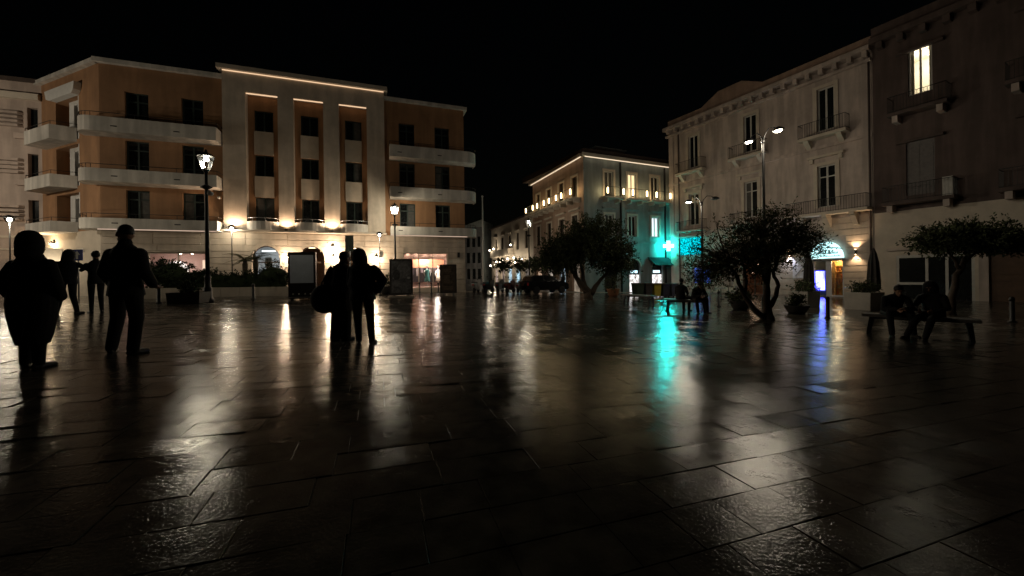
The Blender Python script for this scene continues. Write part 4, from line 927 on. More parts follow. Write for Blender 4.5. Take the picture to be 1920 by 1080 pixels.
palm(on_h(.62, 2.0, .4), 2.2, 'small palm with drooping fronds next to the slim lamp post', 71); palm(on_h(.70, 1.9, .4), 2.3, 'small upright palm closer to the lit arched shop', 72)
# ---- pots and planters
def pot_plant(name, label, loc, rx, h, shape, seed, pm, bush_r, squash=.8, lm=m_leafd, group=None, size=.1):
    t = thing(name, label, 'planter', loc, DA, group)
    if shape == 'box':
        MB().add([(-rx * .94, -rx * .94, 0), (rx * .94, -rx * .94, 0), (rx * .94, rx * .94, 0), (-rx * .94, rx * .94, 0), (-rx, -rx, h), (rx, -rx, h), (rx, rx, h), (-rx, rx, h), (-rx * .9, -rx * .9, h), (rx * .9, -rx * .9, h), (rx * .9, rx * .9, h), (-rx * .9, rx * .9, h), (-rx * .9, -rx * .9, h - .1), (rx * .9, -rx * .9, h - .1), (rx * .9, rx * .9, h - .1), (-rx * .9, rx * .9, h - .1)],
                 [(3, 2, 1, 0)] + [(i, (i + 1) % 4, 4 + (i + 1) % 4, 4 + i) for i in range(4)] + [(4 + i, 4 + (i + 1) % 4, 8 + (i + 1) % 4, 8 + i) for i in range(4)] + [(8 + i, 8 + (i + 1) % 4, 12 + (i + 1) % 4, 12 + i) for i in range(4)] + [(12, 13, 14, 15)]).build('pot', pm, t)
    else: MB().lathe([(rx * .62, 0), (rx * .8, h * .35), (rx, h * .9), (rx * 1.04, h), (rx * .93, h), (rx * .9, h - .08)], 20).build('pot', pm, t)
    if bush_r:
        vs, fs = leaves([((0, 0, h + bush_r * squash * .6), bush_r, bush_r, bush_r * squash)], 900, size, .26, seed, 10, .1); MB().add(vs, fs).build('plant', lm, t)
        b = MB()
        for k in range(4): b.tube([(0, 0, h - .12), (bush_r * .4 * math.cos(k * 1.6), bush_r * .4 * math.sin(k * 1.6), h + bush_r * .8)], [.02, .008], 5)
        b.build('stem', m_bark, t)
    return t
m_potd = mat('dark_grey_pot', (.06, .055, .05), .7, .2, 5); m_potw = mat('white_planter', (.50, .47, .42), .7, .1, 4); m_terr = mat('terracotta_pot', (.30, .14, .07), .8, .15, 5)
pot_plant('planter', 'low dark stone planter with sparse plant beside the lantern post', gnd(355, 568), .52, .42, 'box', 81, m_potd, .3)
pot_plant('planter', 'dark bowl planter with small plant between the leaning tree and bollard', gnd(1494, 588), .42, .33, 'bowl', 82, m_potd, .22, 1.1)
pot_plant('planter', 'white square planter behind the bowl planter, left of the shop door', gnd(1508, 575), .46, .76, 'box', 83, m_potw, .5, .55)
pot_plant('planter', 'white square planter right of the shop door by the dark closed parasol', gnd(1620, 580), .5, .76, 'box', 84, m_potw, .48, .55)
pot_plant('planter', 'round dark pot with dense low bush behind the leaning tree', gnd(1388, 581), .42, .4, 'bowl', 85, m_potd, .46, .62)
pot_plant('planter', 'terracotta pot with bushy plant near the waste bins', gnd(1150, 556), .45, .55, 'bowl', 86, m_terr, .75, 1.0)
pot_plant('planter', 'black boat shaped pot with plant leaning on the poster board', gnd(728, 551), .62, .5, 'bowl', 87, m_potd, .45, 1.1)
# ---- closed parasols
def parasol(loc, H, r, label, m, z0=.75):
    t = thing('closed_parasol', label, 'parasol', loc, 0)
    MB().lathe([(.26, -.02), (.26, .06), (.05, .09), (.05, .3)], 12).build('base', m_iron, t); MB().lathe([(.022, .1), (.022, H)], 8).build('pole', m_iron, t)
    b = MB(); seg = 16; prof = [(r * .55, z0), (r * .95, z0 + .12), (r, z0 + .5), (r * .8, H * .75), (r * .45, H * .92), (.03, H)]; vs = []; fs = []
    for q, z in prof:
        for k in range(seg): rr = q * (1 + (.22 if k % 2 else -.18)); vs.append((rr * math.cos(6.283 * k / seg), rr * math.sin(6.283 * k / seg), z))
    for i in range(len(prof) - 1):
        for k in range(seg): fs.append((i * seg + k, i * seg + (k + 1) % seg, (i + 1) * seg + (k + 1) % seg, (i + 1) * seg + k))
    b.add(vs, fs); b.build('canopy', m, t); MB().lathe([(r * .9, z0 + .55), (r * .93, z0 + .62)], 12).build('tie', m_iron, t)
m_cream = mat('cream_canvas', (.42, .40, .35), .9, .1, 4); m_dcan = mat('dark_canvas', (.025, .022, .02), .9, .2, 4)
parasol(gnd(1366, 558), 2.35, .24, 'cream closed parasol before the pale rusticated wall', m_cream)
parasol(gnd(1639, 577), 2.75, .22, 'dark closed parasol standing in front of the brown palazzo corner', m_dcan)
parasol(gnd(1517, 571), 2.75, .2, 'dark closed parasol left of the glowing shop door', m_dcan)

# ================================================================== STREET FURNITURE
m_bench = mat('bench_stone', (.16, .15, .14), .45, .15, 6, .2, 40)
def bench(u0, v0, u1, v1, label, hs=.47):
    p, q = gnd(u0, v0), gnd(u1, v1); d = q - p; L_ = d.to_2d().length; a = math.atan2(d.y, d.x); sl = d.z / L_
    t = thing('bench', label, 'bench', p, a, 'plaza benches')
    b = MB(); w = .46; th = .07
    b.add([(x, y, z + sl * x) for x, y, z in [(-.12, 0, hs - th), (L_ + .12, 0, hs - th), (L_ + .12, w, hs - th), (-.12, w, hs - th), (-.12, 0, hs), (L_ + .12, 0, hs), (L_ + .12, w, hs), (-.12, w, hs)]],
          [(3, 2, 1, 0), (4, 5, 6, 7), (0, 1, 5, 4), (1, 2, 6, 5), (2, 3, 7, 6), (3, 0, 4, 7)]); b.build('seat', m_bench, t)
    for x in (.02, L_ - .1):
        for y in (.03, w - .11):
            s = -.06 if x < 1 else .06
            MB().add([(x + s, y, sl * x - .01), (x + s + .07, y, sl * x - .01), (x + s + .07, y + .07, sl * x - .01), (x + s, y + .07, sl * x - .01), (x, y, hs - th + sl * x), (x + .09, y, hs - th + sl * x), (x + .09, y + .08, hs - th + sl * x), (x, y + .08, hs - th + sl * x)],
                     [(3, 2, 1, 0), (4, 5, 6, 7), (0, 1, 5, 4), (1, 2, 6, 5), (2, 3, 7, 6), (3, 0, 4, 7)]).build('leg', m_iron, t)
    MB().box(.06, L_ - .06, w * .45, w * .55, hs - th - .06, hs - th - .004).build('stretcher', m_iron, t)
    return t, p, a, L_, sl
BN3 = bench(1628, 624, 1826, 641, 'dark bench carrying the two slumped figures near the umbrella tree')
BN2 = bench(1250, 583, 1322, 587, 'bench with two seated people in the cyan light')
bench(1168, 569, 1216, 573, 'empty bench in front of the waste bins')
def bollard(u, v, H, label=None, group='dark bollards around the plaza'):
    t = thing('bollard', label or 'slim dark round bollard with domed top standing on the paving', 'bollard', gnd(u, v), 0, group)
    MB().lathe([(.1, -.01), (.1, .03), (.058, .05), (.055, H - .12)], 12).build('post', m_iron, t); MB().lathe([(.064, H - .12), (.064, H - .07), (.05, H - .02), (.015, H)], 12).build('cap', m_iron, t)
for u, v, H, l in ((1552, 597, .76, 'slim dark bollard in front of the glowing shop door'), (1348, 575, .76, 'slim dark bollard between the occupied bench and the round bush pot'), (1381, 572, .76, 'slim dark bollard right behind the round bush pot'),
                   (1898, 604, .8, 'slim dark bollard before the brown garage door'), (475, 561, .72, 'slim dark bollard at the hedge planter near the round clipped bush'), (298, 568, .72, 'slim dark bollard at the hedge planter beside the low dark planter'),
                   (787, 548, .75, 'slim dark bollard before the shop window next to the grey poster board'), (809, 551, .8, 'slim dark bollard in front of the mannequin in the teal dress'), (822, 548, .75, 'slim dark bollard next to the brown poster board')): bollard(u, v, H, l)
def bin_(u, m, label):
    p = gnd(u, 557); t = thing('waste_bin', label, 'bin', p, DA, 'row of recycling bins')
    b = MB(); b.add([(-.25, -.28, .08), (.25, -.28, .08), (.25, .28, .08), (-.25, .28, .08), (-.3, -.33, .92), (.3, -.33, .92), (.3, .33, .92), (-.3, .33, .92)], [(3, 2, 1, 0), (4, 5, 6, 7), (0, 1, 5, 4), (1, 2, 6, 5), (2, 3, 7, 6), (3, 0, 4, 7)]); b.build('body', m, t)
    MB().prism([(-.32, -.36), (.32, -.36), (.32, .35), (-.32, .35)], .925, 1.0).build('lid', m_potd, t)
    for s in (-.22, .22): MB().lathe([(.06, 0), (.06, .08)], 10, (s, .1)).build('castor', m_iron, t)
for u, c, n, l in ((1196, (.03, .05, .03), 'green', 'dark green'), (1212, (.04, .035, .03), 'brown', 'dark brown'), (1228, (.45, .36, .03), 'yellow', 'yellow'), (1244, (.03, .03, .035), 'black', 'black'), (1260, (.05, .055, .06), 'grey', 'dark grey')):
    bin_(u, mat('bin_' + n, c, .5, .1, 5), l + ' wheeled recycling bin in the row behind the empty bench')
# ---- information panel, poster boards, signs
m_print = mat('monochrome_print', (.16, .16, .165), .5, .75, 5.5); m_print2 = mat('brown_print', (.10, .075, .055), .5, .7, 4)
g = gnd(568, 562); t = thing('information_panel', 'tall dark information panel with a pale blue blank poster sheet', 'information panel', g, DA * .6)
b = MB(); b.box(-.585, .585, -.1, .1, .06, 2.22); b.build('cabinet', mat('dark_bronze', (.015, .012, .012), .4), t)
MB().box(-.5, .5, -.108, -.102, .78, 2.08).build('poster_sheet', mat('pale_blue_sheet', (.55, .61, .70), .55, .1, 3), t)
for x in (-.38, -.13, .13, .36): MB().lathe([(.035, 0), (.035, .006)], 10).build('icon', m_wframe, t).matrix_local = Matrix.Translation((x, -.103, .27)) @ Matrix.Rotation(math.pi / 2, 4, 'X')
for x in (-.5, .38): MB().box(x, x + .12, -.08, .08, -.02, .06).build('foot', m_iron, t)
MB().box(-.56, .56, -.12, -.1005, .1, .14).build('edge_strip', m_steel, t)
def board(u, v, w, h, label, pm, feet, base=None):
    g = gnd(u, v); t = thing('poster_board', label, 'poster board', g, DA * .5)
    MB().box(-w / 2, w / 2, -.07, .07, .12, h).build('frame', m_potd, t); MB().box(-w / 2 + .1, w / 2 - .1, -.078, -.072, .24, h - .1).build('poster', pm, t)
    if base: MB().box(-w / 2 - .08, w / 2 + .08, -.28, .28, -.03, .08).build('base', m_lime2, t)
    for x in (-w * .3, w * .3): MB().box(x - .06, x + .06, -.2, .2, -.02 if not base else .085, .12).build('foot', m_steel, t)
    return t
t = board(753, 557, 1.26, 2.15, 'poster board with a grey portrait style print in front of the clothes shop', m_print, True, True)
for c, rx, rz, m_ in (((.12, 1.5), .36, .45, 'p1'), ((-.25, 1.25), .2, .3, 'p2'), ((.2, .62), .35, .2, 'p3'), ((-.28, .75), .22, .16, 'p1'), ((-.35, 1.08), .12, .05, 'p4'), ((.4, 1.08), .09, .07, 'p4')):
    v_ = dict(p1=.24, p2=.10, p3=.2, p4=.5)[m_]; MB().prism_y([(c[0] + rx * math.cos(a), c[1] + rz * math.sin(a)) for a in [6.283 * k / 18 for k in range(18)]], -.0835 if m_ != 'p2' else -.086, -.079).build('print_shape', mat('print_' + m_, (v_, v_, v_ * 1.03), .5, .5, 9), t)
t = board(841, 553, 1.08, 2.0, 'brown poster board standing right of the clothes shop window', m_print2, True)
for z0, z1, x0, x1 in ((1.5, 1.72, -.36, .2), (.75, 1.3, -.3, .1), (.35, .6, -.34, .3)): MB().box(x0, x1, -.084, -.079, z0, z1).build('print_shape', mat('print_brown', (.16, .12, .09), .5, .4, 7), t)
g = gnd(657, 550); t = thing('street_sign', 'dark green back of a tall sign panel on a post behind the couple', 'sign', g, 0)
MB().tube([(0, 0, -.03), (0, 0, 3.7)], .035, 8).build('post', m_steel, t); MB().box(-.27, .27, -.06, -.036, 2.72, 3.75).build('panel', mat('sign_back_green', (.05, .075, .05), .5), t)
for x in (-.16, .0, .16): MB().box(x - .02, x + .02, -.075, -.061, 2.8, 3.66).build('rib', MATS['sign_back_green'], t)
g = gnd(148, 562); t = thing('road_sign', 'square blue road sign with a white arrow near the ochre building side', 'sign', g, 0)
MB().tube([(0, 0, -.03), (0, 0, 2.35)], .03, 8).build('post', m_steel, t); MB().box(-.26, .26, -.05, -.031, 1.85, 2.38).build('panel', mat('sign_blue', (.015, .03, .25), .5), t)
MB().prism_y([(-.05, 1.92), (.05, 1.92), (.05, 2.12), (.14, 2.12), (0, 2.31), (-.14, 2.12), (-.05, 2.12)], -.056, -.051).build('arrow', m_white, t)
g = gnd(907, 549); t = thing('flagpole', 'bare white flagpole between the ochre building and the side street', 'pole', g, 0)
MB().lathe([(.12, -.02), (.12, .25), (.075, .3), (.045, 7.4)], 10).build('pole', mat('white_pole', (.6, .6, .58), .4, .1, 4), t); MB().ball((0, 0, 7.45), .08, 10, 6).build('finial', MATS['white_pole'], t)
# ---- cafe table and chairs by the pale wall
def chair(loc, rz, label):
    t = thing('cafe_chair', label, 'chair', loc, rz, 'cafe chairs by the palazzo wall')
    MB().box(-.2, .2, -.2, .2, .43, .47).build('seat', m_steel, t); MB().box(-.2, .2, .18, .22, .6, .88).build('backrest', m_steel, t)
    for x in (-.18, .18):
        MB().tube([(x, -.18, -.01), (x, -.17, .44)], .014, 6).build('leg', m_steel, t); MB().tube([(x, .2, -.01), (x, .19, .45), (x, .21, .86)], .014, 6).build('leg', m_steel, t)
def cafe_table(loc, label):
    t = thing('cafe_table', label, 'table', loc, 0, 'cafe tables by the palazzo wall'); MB().lathe([(.32, .72), (.33, .74), (.32, .76)], 18).build('top', m_steel, t); MB().lathe([(.2, -.01), (.2, .02), (.03, .05), (.025, .72)], 12).build('pedestal', m_iron, t)
cafe_table(gnd(1352, 561), 'small round cafe table near the cream closed parasol'); cafe_table(gnd(1597, 562), 'small round cafe table by the wall right of the shop door')
chair(gnd(1338, 563), 1.2, 'metal cafe chair beside the table near the cream parasol'); chair(gnd(1378, 561), -1.3, 'metal cafe chair on the leaning tree side of the cream parasol')

# ================================================================== VEHICLES
m_tyre = mat('tyre_rubber', (.015, .015, .015), .8); m_rim = mat('alloy_rim', (.4, .4, .42), .35, .1, 5, metal=.9)
def wheel(par, M, r, w, nm='wheel'):
    Mw = M @ Matrix.Rotation(math.pi / 2, 4, 'X'); b = MB(Mw); b.lathe([(r * .6, -w / 2), (r * .93, -w / 2), (r, -w * .3), (r, w * .3), (r * .93, w / 2), (r * .6, w / 2)], 18); o = b.build('wheel', m_tyre, par)
    MB(Mw).lathe([(.03, -w * .48), (r * .58, -w * .4), (r * .58, w * .4), (.03, w * .48)], 10).build('rim', m_rim, o)
def scooter(u, v, rz, label, cm):
    t = thing('scooter', label, 'scooter', gnd(u, v), rz, 'scooters parked in a row')
    wheel(t, Matrix.Translation((.62, 0, .25)), .25, .11); wheel(t, Matrix.Translation((-.58, 0, .25)), .25, .12)
    b = MB(); b.prism_y([(-.85, .62), (-.78, .42), (-.4, .3), (.15, .24), (.38, .28), (.42, .36), (-.05, .36), (-.1, .72), (-.8, .78)], -.15, .15); b.build('body', cm, t)
    b = MB(); b.prism_y([(.36, .3), (.44, .28), (.56, .9), (.5, 1.0), (.44, .95)], -.19, .19); b.build('leg_shield', cm, t)
    MB().prism_y([(-.82, .785), (-.1, .725), (-.08, .8), (-.5, .86), (-.82, .86)], -.13, .13).build('seat', m_iron, t)
    b = MB(); b.tube([(.5, 0, .95), (.44, 0, 1.08)], .035, 6); b.tube([(.38, -.34, 1.08), (.46, 0, 1.06), (.38, .34, 1.08)], .018, 6); b.build('handlebar', m_iron, t)
    b = MB(); b.prism_y([(.62, .5), (.7, .48), (.66, .56), (.4, .58), (.36, .5)], -.06, .06); b.build('mudguard', cm, t)
    MB().ball((.57, 0, .93), .08, 10, 6).build('headlight', m_glass, t); MB().box(-.9, -.85, -.08, .08, .6, .68).build('tail_light', mat('red_lens', (.3, .01, .01), .3), t)
    for s in (-1, 1): MB().ball((.4, s * .33, 1.24), .06, 8, 5, (.3, 1.2, .8)).build('mirror', m_iron, t)
for u, rz, c, l in ((893, 1.4, (.25, .25, .25), 'light grey'), (917, 1.2, (.02, .02, .02), 'black'), (938, 1.3, (.06, .06, .065), 'charcoal'), (957, 1.15, (.10, .02, .02), 'dark red'), (974, 1.35, (.4, .4, .4), 'white')):
    scooter(u, 549.5, rz, l + ' scooter parked in the row beside the white flagpole', mat('scooter_' + l.replace(' ', '_'), c, .3, .1, 4))
def car(loc, rz, label, cm):
    t = thing('parked_car', label, 'car', loc, rz)
    prof = [(-1.75, .35), (-1.82, .62), (-1.78, .92), (-1.62, .98), (-1.5, 1.36), (-1.2, 1.46), (.1, 1.46), (.5, 1.34), (1.0, .98), (1.6, .86), (1.8, .7), (1.82, .42), (1.7, .3), (-1.6, .28)]
    W = lambda z: .80 if z < .95 else .80 - (z - .95) * .36
    n = len(prof); vs = [(x, -W(z), z) for x, z in prof] + [(x, W(z), z) for x, z in prof]
    MB().add(vs, [tuple(range(n))[::-1], tuple(range(n, 2 * n))] + [(i, (i + 1) % n, (i + 1) % n + n, i + n) for i in range(n)]).build('body', cm, t)
    for s in (-1, 1):
        for q in ([(-1.42, 1.0), (-1.35, 1.34), (-.5, 1.38), (-.5, 1.0)], [(-.42, 1.0), (-.42, 1.38), (.1, 1.38), (.42, 1.3), (.85, 1.0)]):
            MB().add([(x, s * (W(z) + .006), z) for x, z in q], [(0, 1, 2, 3, 4)[:len(q)]]).build('side_window', m_darkglass, t)
        MB().box(1.68, 1.83, s * .62 - .14, s * .62 + .14, .62, .76).build('headlight', m_glass, t); MB().box(-1.84, -1.78, s * .66 - .1, s * .66 + .1, .66, .9).build('tail_light', MATS['red_lens'], t)
        MB().ball((.62, s * .92, 1.02), .1, 8, 5, (.6, 1, .7)).build('mirror', cm, t)
        for x in (-1.15, 1.15): wheel(t, Matrix.Translation((x, s * .74, .3)), .3, .2)
    MB().add([(.53, -.6, 1.335), (.53, .6, 1.335), (1.02, .7, .985), (1.02, -.7, .985)], [(0, 1, 2, 3)]).build('windscreen', m_darkglass, t).location.z = .012
    MB().add([(-1.64, -.66, .99), (-1.64, .66, .99), (-1.51, .58, 1.35), (-1.51, -.58, 1.35)], [(0, 1, 2, 3)]).build('rear_window', m_darkglass, t).location.x = -.012
car(gnd(1021, 550), DA + .1, 'small black hatchback parked by the lantern post near the scooters', mat('black_car_paint', (.012, .012, .014), .18, .1, 3))
# ---- shop mannequins
def mannequin(x, y, label, dm):
    p = PA + dA * x + nA * y; t = thing('mannequin', label, 'mannequin', (p.x, p.y, .44), DA)
    MB().lathe([(.2, 0), (.2, .02), (.02, .03), (.02, .5)], 12).build('stand', m_steel, t)
    b = MB(); b.lathe([(.05, .3), (.06, .75), (.15, .85), (.11, 1.05), (.17, 1.32), (.08, 1.42), (.045, 1.5), (.05, 1.53), (.08, 1.6), (.08, 1.68), (.03, 1.74)], 12, (0, 0), 1, .7); b.tube([(-.17, 0, 1.33), (-.24, .0, 1.05), (-.2, -.1, .85)], [.045, .035, .03], 7); b.tube([(.17, 0, 1.33), (.24, 0, 1.05), (.2, -.1, .85)], [.045, .035, .03], 7); b.build('figure', m_white, t)
    MB().lathe([(.24, .45), (.16, .85), (.125, 1.05), (.185, 1.3), (.1, 1.41)], 14, (0, 0), 1, .75).build('dress', dm, t)
mannequin(19.55, .9, 'mannequin in a teal dress standing in the clothes shop window', mat('teal_cloth', (.10, .36, .36), .85)); mannequin(17.95, .9, 'mannequin in pale grey clothing by the edge of the shop window', mat('grey_cloth', (.5, .5, .5), .85)); mannequin(20.5, 1.4, 'mannequin in a cream dress in the clothes shop behind the brown board', mat('cream_cloth', (.6, .54, .45), .85))
# ================================================================== PEOPLE
m_cl = {k: mat('cloth_' + k, c, .9, .25, 12, .3, 120) for k, c in dict(black=(.012, .012, .013), navy=(.014, .016, .024), grey=(.03, .03, .032), brown=(.028, .02, .015), jeans=(.014, .017, .026)).items()}
m_skin = mat('skin', (.42, .24, .16), .55, .08, 15); m_shoe = mat('shoe_leather', (.012, .010, .010), .5, .2, 10); m_hair = mat('dark_hair', (.012, .009, .007), .6, .3, 40)
class Body:
    def __init__(s): s.P = []          # (a, b, ra, rb, tag, fx) capsules; ellipsoids stored as short capsules for tagging
    def cap(s, a, b, ra, rb, tag): s.P.append(('c', Vector(a), Vector(b), ra, rb, tag))
    def ell(s, c, r, sc, tag, Q=None): s.P.append(('e', Vector(c), r, sc, tag, Q))
    def loft(s, secs, tag): s.P.append(('l', [(Vector(c), rx, ry, yaw) for c, rx, ry, yaw in secs], tag))
    def make(s, name, parent, mats, voxel=.0095):
        b = MB(); segs = []
        for p in s.P:
            if p[0] == 'c':
                _, a, c, ra, rb, tg = p; d = (c - a); n = 5; L_ = d.length; u = d / L_ if L_ > 1e-6 else Vector((0, 0, 1))
                pts = [a - u * ra * .95, a - u * ra * .7, a - u * ra * .3] + [a.lerp(c, k / 3) for k in range(4)] + [c + u * rb * .3, c + u * rb * .7, c + u * rb * .95]
                rs = [ra * .3, ra * .72, ra * .95] + [ra + (rb - ra) * k / 3 for k in range(4)] + [rb * .95, rb * .72, rb * .3]; b.tube(pts, rs, 12); segs.append((a, c, ra, rb, tg))
            elif p[0] == 'e':
                _, c, r, sc, tg, Q = p; b.ball(c, r, 16, 10, sc, Q); segs.append((c, c + Vector((0, 0, 1e-4)), r * sum(sc) / 3, r * sum(sc) / 3, tg))
            else:
                _, secs, tg = p; vs = []; fs = []; sg = 20
                for c, rx, ry, yaw in secs:
                    for k in range(sg):
                        t = 2 * math.pi * k / sg; x, y = rx * math.cos(t), ry * math.sin(t); vs.append(c + Vector((x * math.cos(yaw) - y * math.sin(yaw), x * math.sin(yaw) + y * math.cos(yaw), 0)))
                for i in range(len(secs) - 1):
                    for k in range(sg): fs.append((i * sg + k, i * sg + (k + 1) % sg, (i + 1) * sg + (k + 1) % sg, (i + 1) * sg + k))
                fs += [tuple(range(sg - 1, -1, -1)), tuple(range((len(secs) - 1) * sg, len(secs) * sg))]; b.add(vs, fs, True)
                for i in range(len(secs) - 1): segs.append((secs[i][0], secs[i + 1][0], (secs[i][1] + secs[i][2]) / 2, (secs[i + 1][1] + secs[i + 1][2]) / 2, tg))
        o = b.build(name, m_skin, parent)
        r = o.modifiers.new('r', 'REMESH'); r.mode = 'VOXEL'; r.voxel_size = voxel; r.use_smooth_shade = True
        sm = o.modifiers.new('s', 'SMOOTH'); sm.factor = .5; sm.iterations = 2
        me = bpy.data.meshes.new_from_object(o.evaluated_get(bpy.context.evaluated_depsgraph_get())); o.modifiers.clear(); old = o.data; o.data = me; bpy.data.meshes.remove(old)
        n = len(me.polygons); C = np.empty(n * 3); me.polygons.foreach_get('center', C); C = C.reshape(-1, 3); best = np.full(n, 1e9); idx = np.zeros(n, int); tags = sorted({q[4] for q in segs})
        for a, c, ra, rb, tg in segs:
            a_, d = np.array(a), np.array(c - a); f = np.clip(((C - a_) @ d) / max(1e-9, d @ d), 0, 1); dist = np.linalg.norm(C - a_ - f[:, None] * d, axis=1) - (ra + (rb - ra) * f)
            w = dist < best; best[w] = dist[w]; idx[w] = tags.index(tg)
        me.materials.clear()
        for tg in tags: me.materials.append(mats[tg])
        me.polygons.foreach_set('material_index', idx.astype(np.int32)); me.polygons.foreach_set('use_smooth', [True] * n); me.update(); return o
def hand(B, w, d, side, palm_n=Vector((0, 1, 0)), curl=.5):
    d = Vector(d).normalized(); pn = (palm_n - d * palm_n.dot(d)).normalized(); x = d.cross(pn) * side; w = Vector(w)
    B.ell(w + d * .05, .05, (.75, .4, .75), 'skin', Matrix((x, pn, d)).transposed().to_quaternion() if True else None)
    B.cap(w + d * .02, w + d * .075, .026, .03, 'skin')
    for k, (ox, l) in enumerate(((-.03, .065), (-.01, .078), (.011, .073), (.031, .055))):
        a = w + d * .085 + x * ox; m = a + (d * math.cos(curl * .6) + pn * math.sin(curl * .6)) * l * .55; e = m + (d * math.cos(curl * 1.7) + pn * math.sin(curl * 1.7)) * l * .5
        B.cap(a, m, .0095, .009, 'skin'); B.cap(m, e, .009, .0078, 'skin')
    a = w + d * .035 - x * .03; m = a + (d * .6 - x * .7 + pn * .3).normalized() * .04; B.cap(a, m, .0115, .0105, 'skin'); B.cap(m, m + (d * .8 - x * .2 + pn * .4).normalized() * .032, .0105, .0085, 'skin')
def head(B, n0, hc, yaw, pitch=0., tilt=0., cap_tag='skin', r=1.):
    Q = Quaternion((0, 0, 1), yaw) @ Quaternion((1, 0, 0), pitch) @ Quaternion((0, 1, 0), tilt); hc = Vector(hc)
    f = lambda x, y, z: hc + Q @ Vector((x * r, y * r, z * r))
    B.cap(n0, hc + Q @ Vector((0, -.02, -.07)), .062, .056, 'skin'); B.ell(f(0, -.012, .02), .1 * r, (.78, .97, 1.0), 'skin', Q); B.ell(f(0, .035, -.055), .066 * r, (.86, .85, .95), 'skin', Q)
    B.cap(f(0, .082, .015), f(0, .112, -.028), .011, .017, 'skin'); B.ell(f(0, .078, -.098), .026, (1, .9, .8), 'skin', Q); B.cap(f(-.02, .092, -.062), f(.02, .092, -.062), .009, .009, 'skin')
    for s in (-1, 1):
        B.ell(f(s * .078, -.005, -.005), .03, (.35, .7, 1.05), 'skin', Q); B.cap(f(s * .016, .09, .032), f(s * .05, .075, .032), .011, .01, 'skin'); B.ell(f(s * .033, .08, .012), .012, (1, .8, .8), 'skin', Q)
    return f, Q
def legs(B, hips, knees, ankles, toes, tag='legs', rs=(.095, .068, .05), shoe=1.):
    for h, k, a, t in zip(hips, knees, ankles, toes):
        h, k, a, t = map(Vector, (h, k, a, t)); B.cap(h, k, rs[0], rs[1], tag); B.cap(k, a, rs[1], rs[2], tag)
        B.cap(a + Vector((0, 0, -.02)), a + Vector((0, 0, -.045)), .045, .042, 'shoe'); B.cap(Vector((a.x, a.y, t.z + .012)), t, .044 * shoe, .036 * shoe, 'shoe')
        hl_ = (Vector((a.x, a.y, 0)) - Vector((t.x, t.y, 0))).normalized(); B.cap(Vector((a.x, a.y, t.z + .01)) + hl_ * .045, t + Vector((0, 0, -.004)), .036, .034, 'shoe')
def arm(B, sh, el, wr, r=(.066, .056, .042), tag='top', hd=None, side=1, pn=Vector((0, 1, 0)), curl=.6):
    sh = Vector(sh) + Vector((-.012 if sh[0] > 0 else .012, 0, -.035)); B.cap(sh, el, r[0], r[1], tag); B.cap(el, wr, r[1], r[2], tag)
    if hd is not None: hand(B, wr, hd, side, pn, curl)
def person(loc, H, face, label, group=None):
    loc = Vector(loc) - Vector((0, 0, .022)); t = thing('person', label, 'person', loc, face - math.pi / 2, group); t.scale = (H / 1.75,) * 3; return t
def hair(t, f, Q, kind, m=m_hair):
    b = MB()
    if kind == 'short': b.ball(f(0, -.022, .035), .104, 18, 12, (.83, .98, 1.0), Q)
    elif kind == 'bun': b.ball(f(0, -.02, .03), .108, 18, 12, (.86, 1, 1), Q); b.ball(f(0, -.11, .08), .045, 12, 8)
    elif kind == 'long':
        b.ball(f(0, -.02, .03), .112, 18, 12, (.9, 1, 1.02), Q); b.lathe([(.06, -.3), (.1, -.22), (.115, -.08), (.1, .03), (.05, .08)], 16, (0, 0), 1.02, .6); n = 16 * 5
        b.v[-n:] = [tuple(f(x, y - .055, z)) for x, y, z in b.v[-n:]]
    elif kind == 'hood':
        b.lathe([(.085, -.22), (.118, -.17), (.131, -.09), (.132, -.02), (.124, .05), (.1, .105), (.06, .14), (.02, .153)], 20, (0, 0), 1, .95); b.v = [tuple(f(x, y - .025 - max(0, -.1 - z) * .25, z)) for x, y, z in b.v]
    elif kind == 'beanie': b.ball(f(0, -.012, .045), .108, 18, 12, (.85, .98, .92), Q)
    return b.build('hair' if kind not in ('hood', 'beanie') else kind, m, t)
def eyes(t, f):
    for s in (-1, 1): MB().ball(f(s * .033, .0885, .012), .0085, 8, 6).build('eye', m_iron, t)
V = Vector
def mats(top, leg): return dict(skin=m_skin, top=m_cl[top], legs=m_cl[leg], shoe=m_shoe)
def torso(B, w=1., belly=1., hem=.86, hemr=(.185, .13), lean=0., side=0.):
    z = [hem, .98, 1.1, 1.25, 1.38, 1.46, 1.50]; rx = [hemr[0], .175, .165 * belly, .18, .182, .125, .075]; ry = [hemr[1], .125 * belly, .118 * belly, .128, .118, .09, .065]
    B.loft([(V((side * (zz - .95), lean * (zz - .95), zz)), a * w, c * w, 0) for zz, a, c in zip(z, rx, ry)], 'top')
TC = math.pi / 2   # facing away from the camera (towards +y)
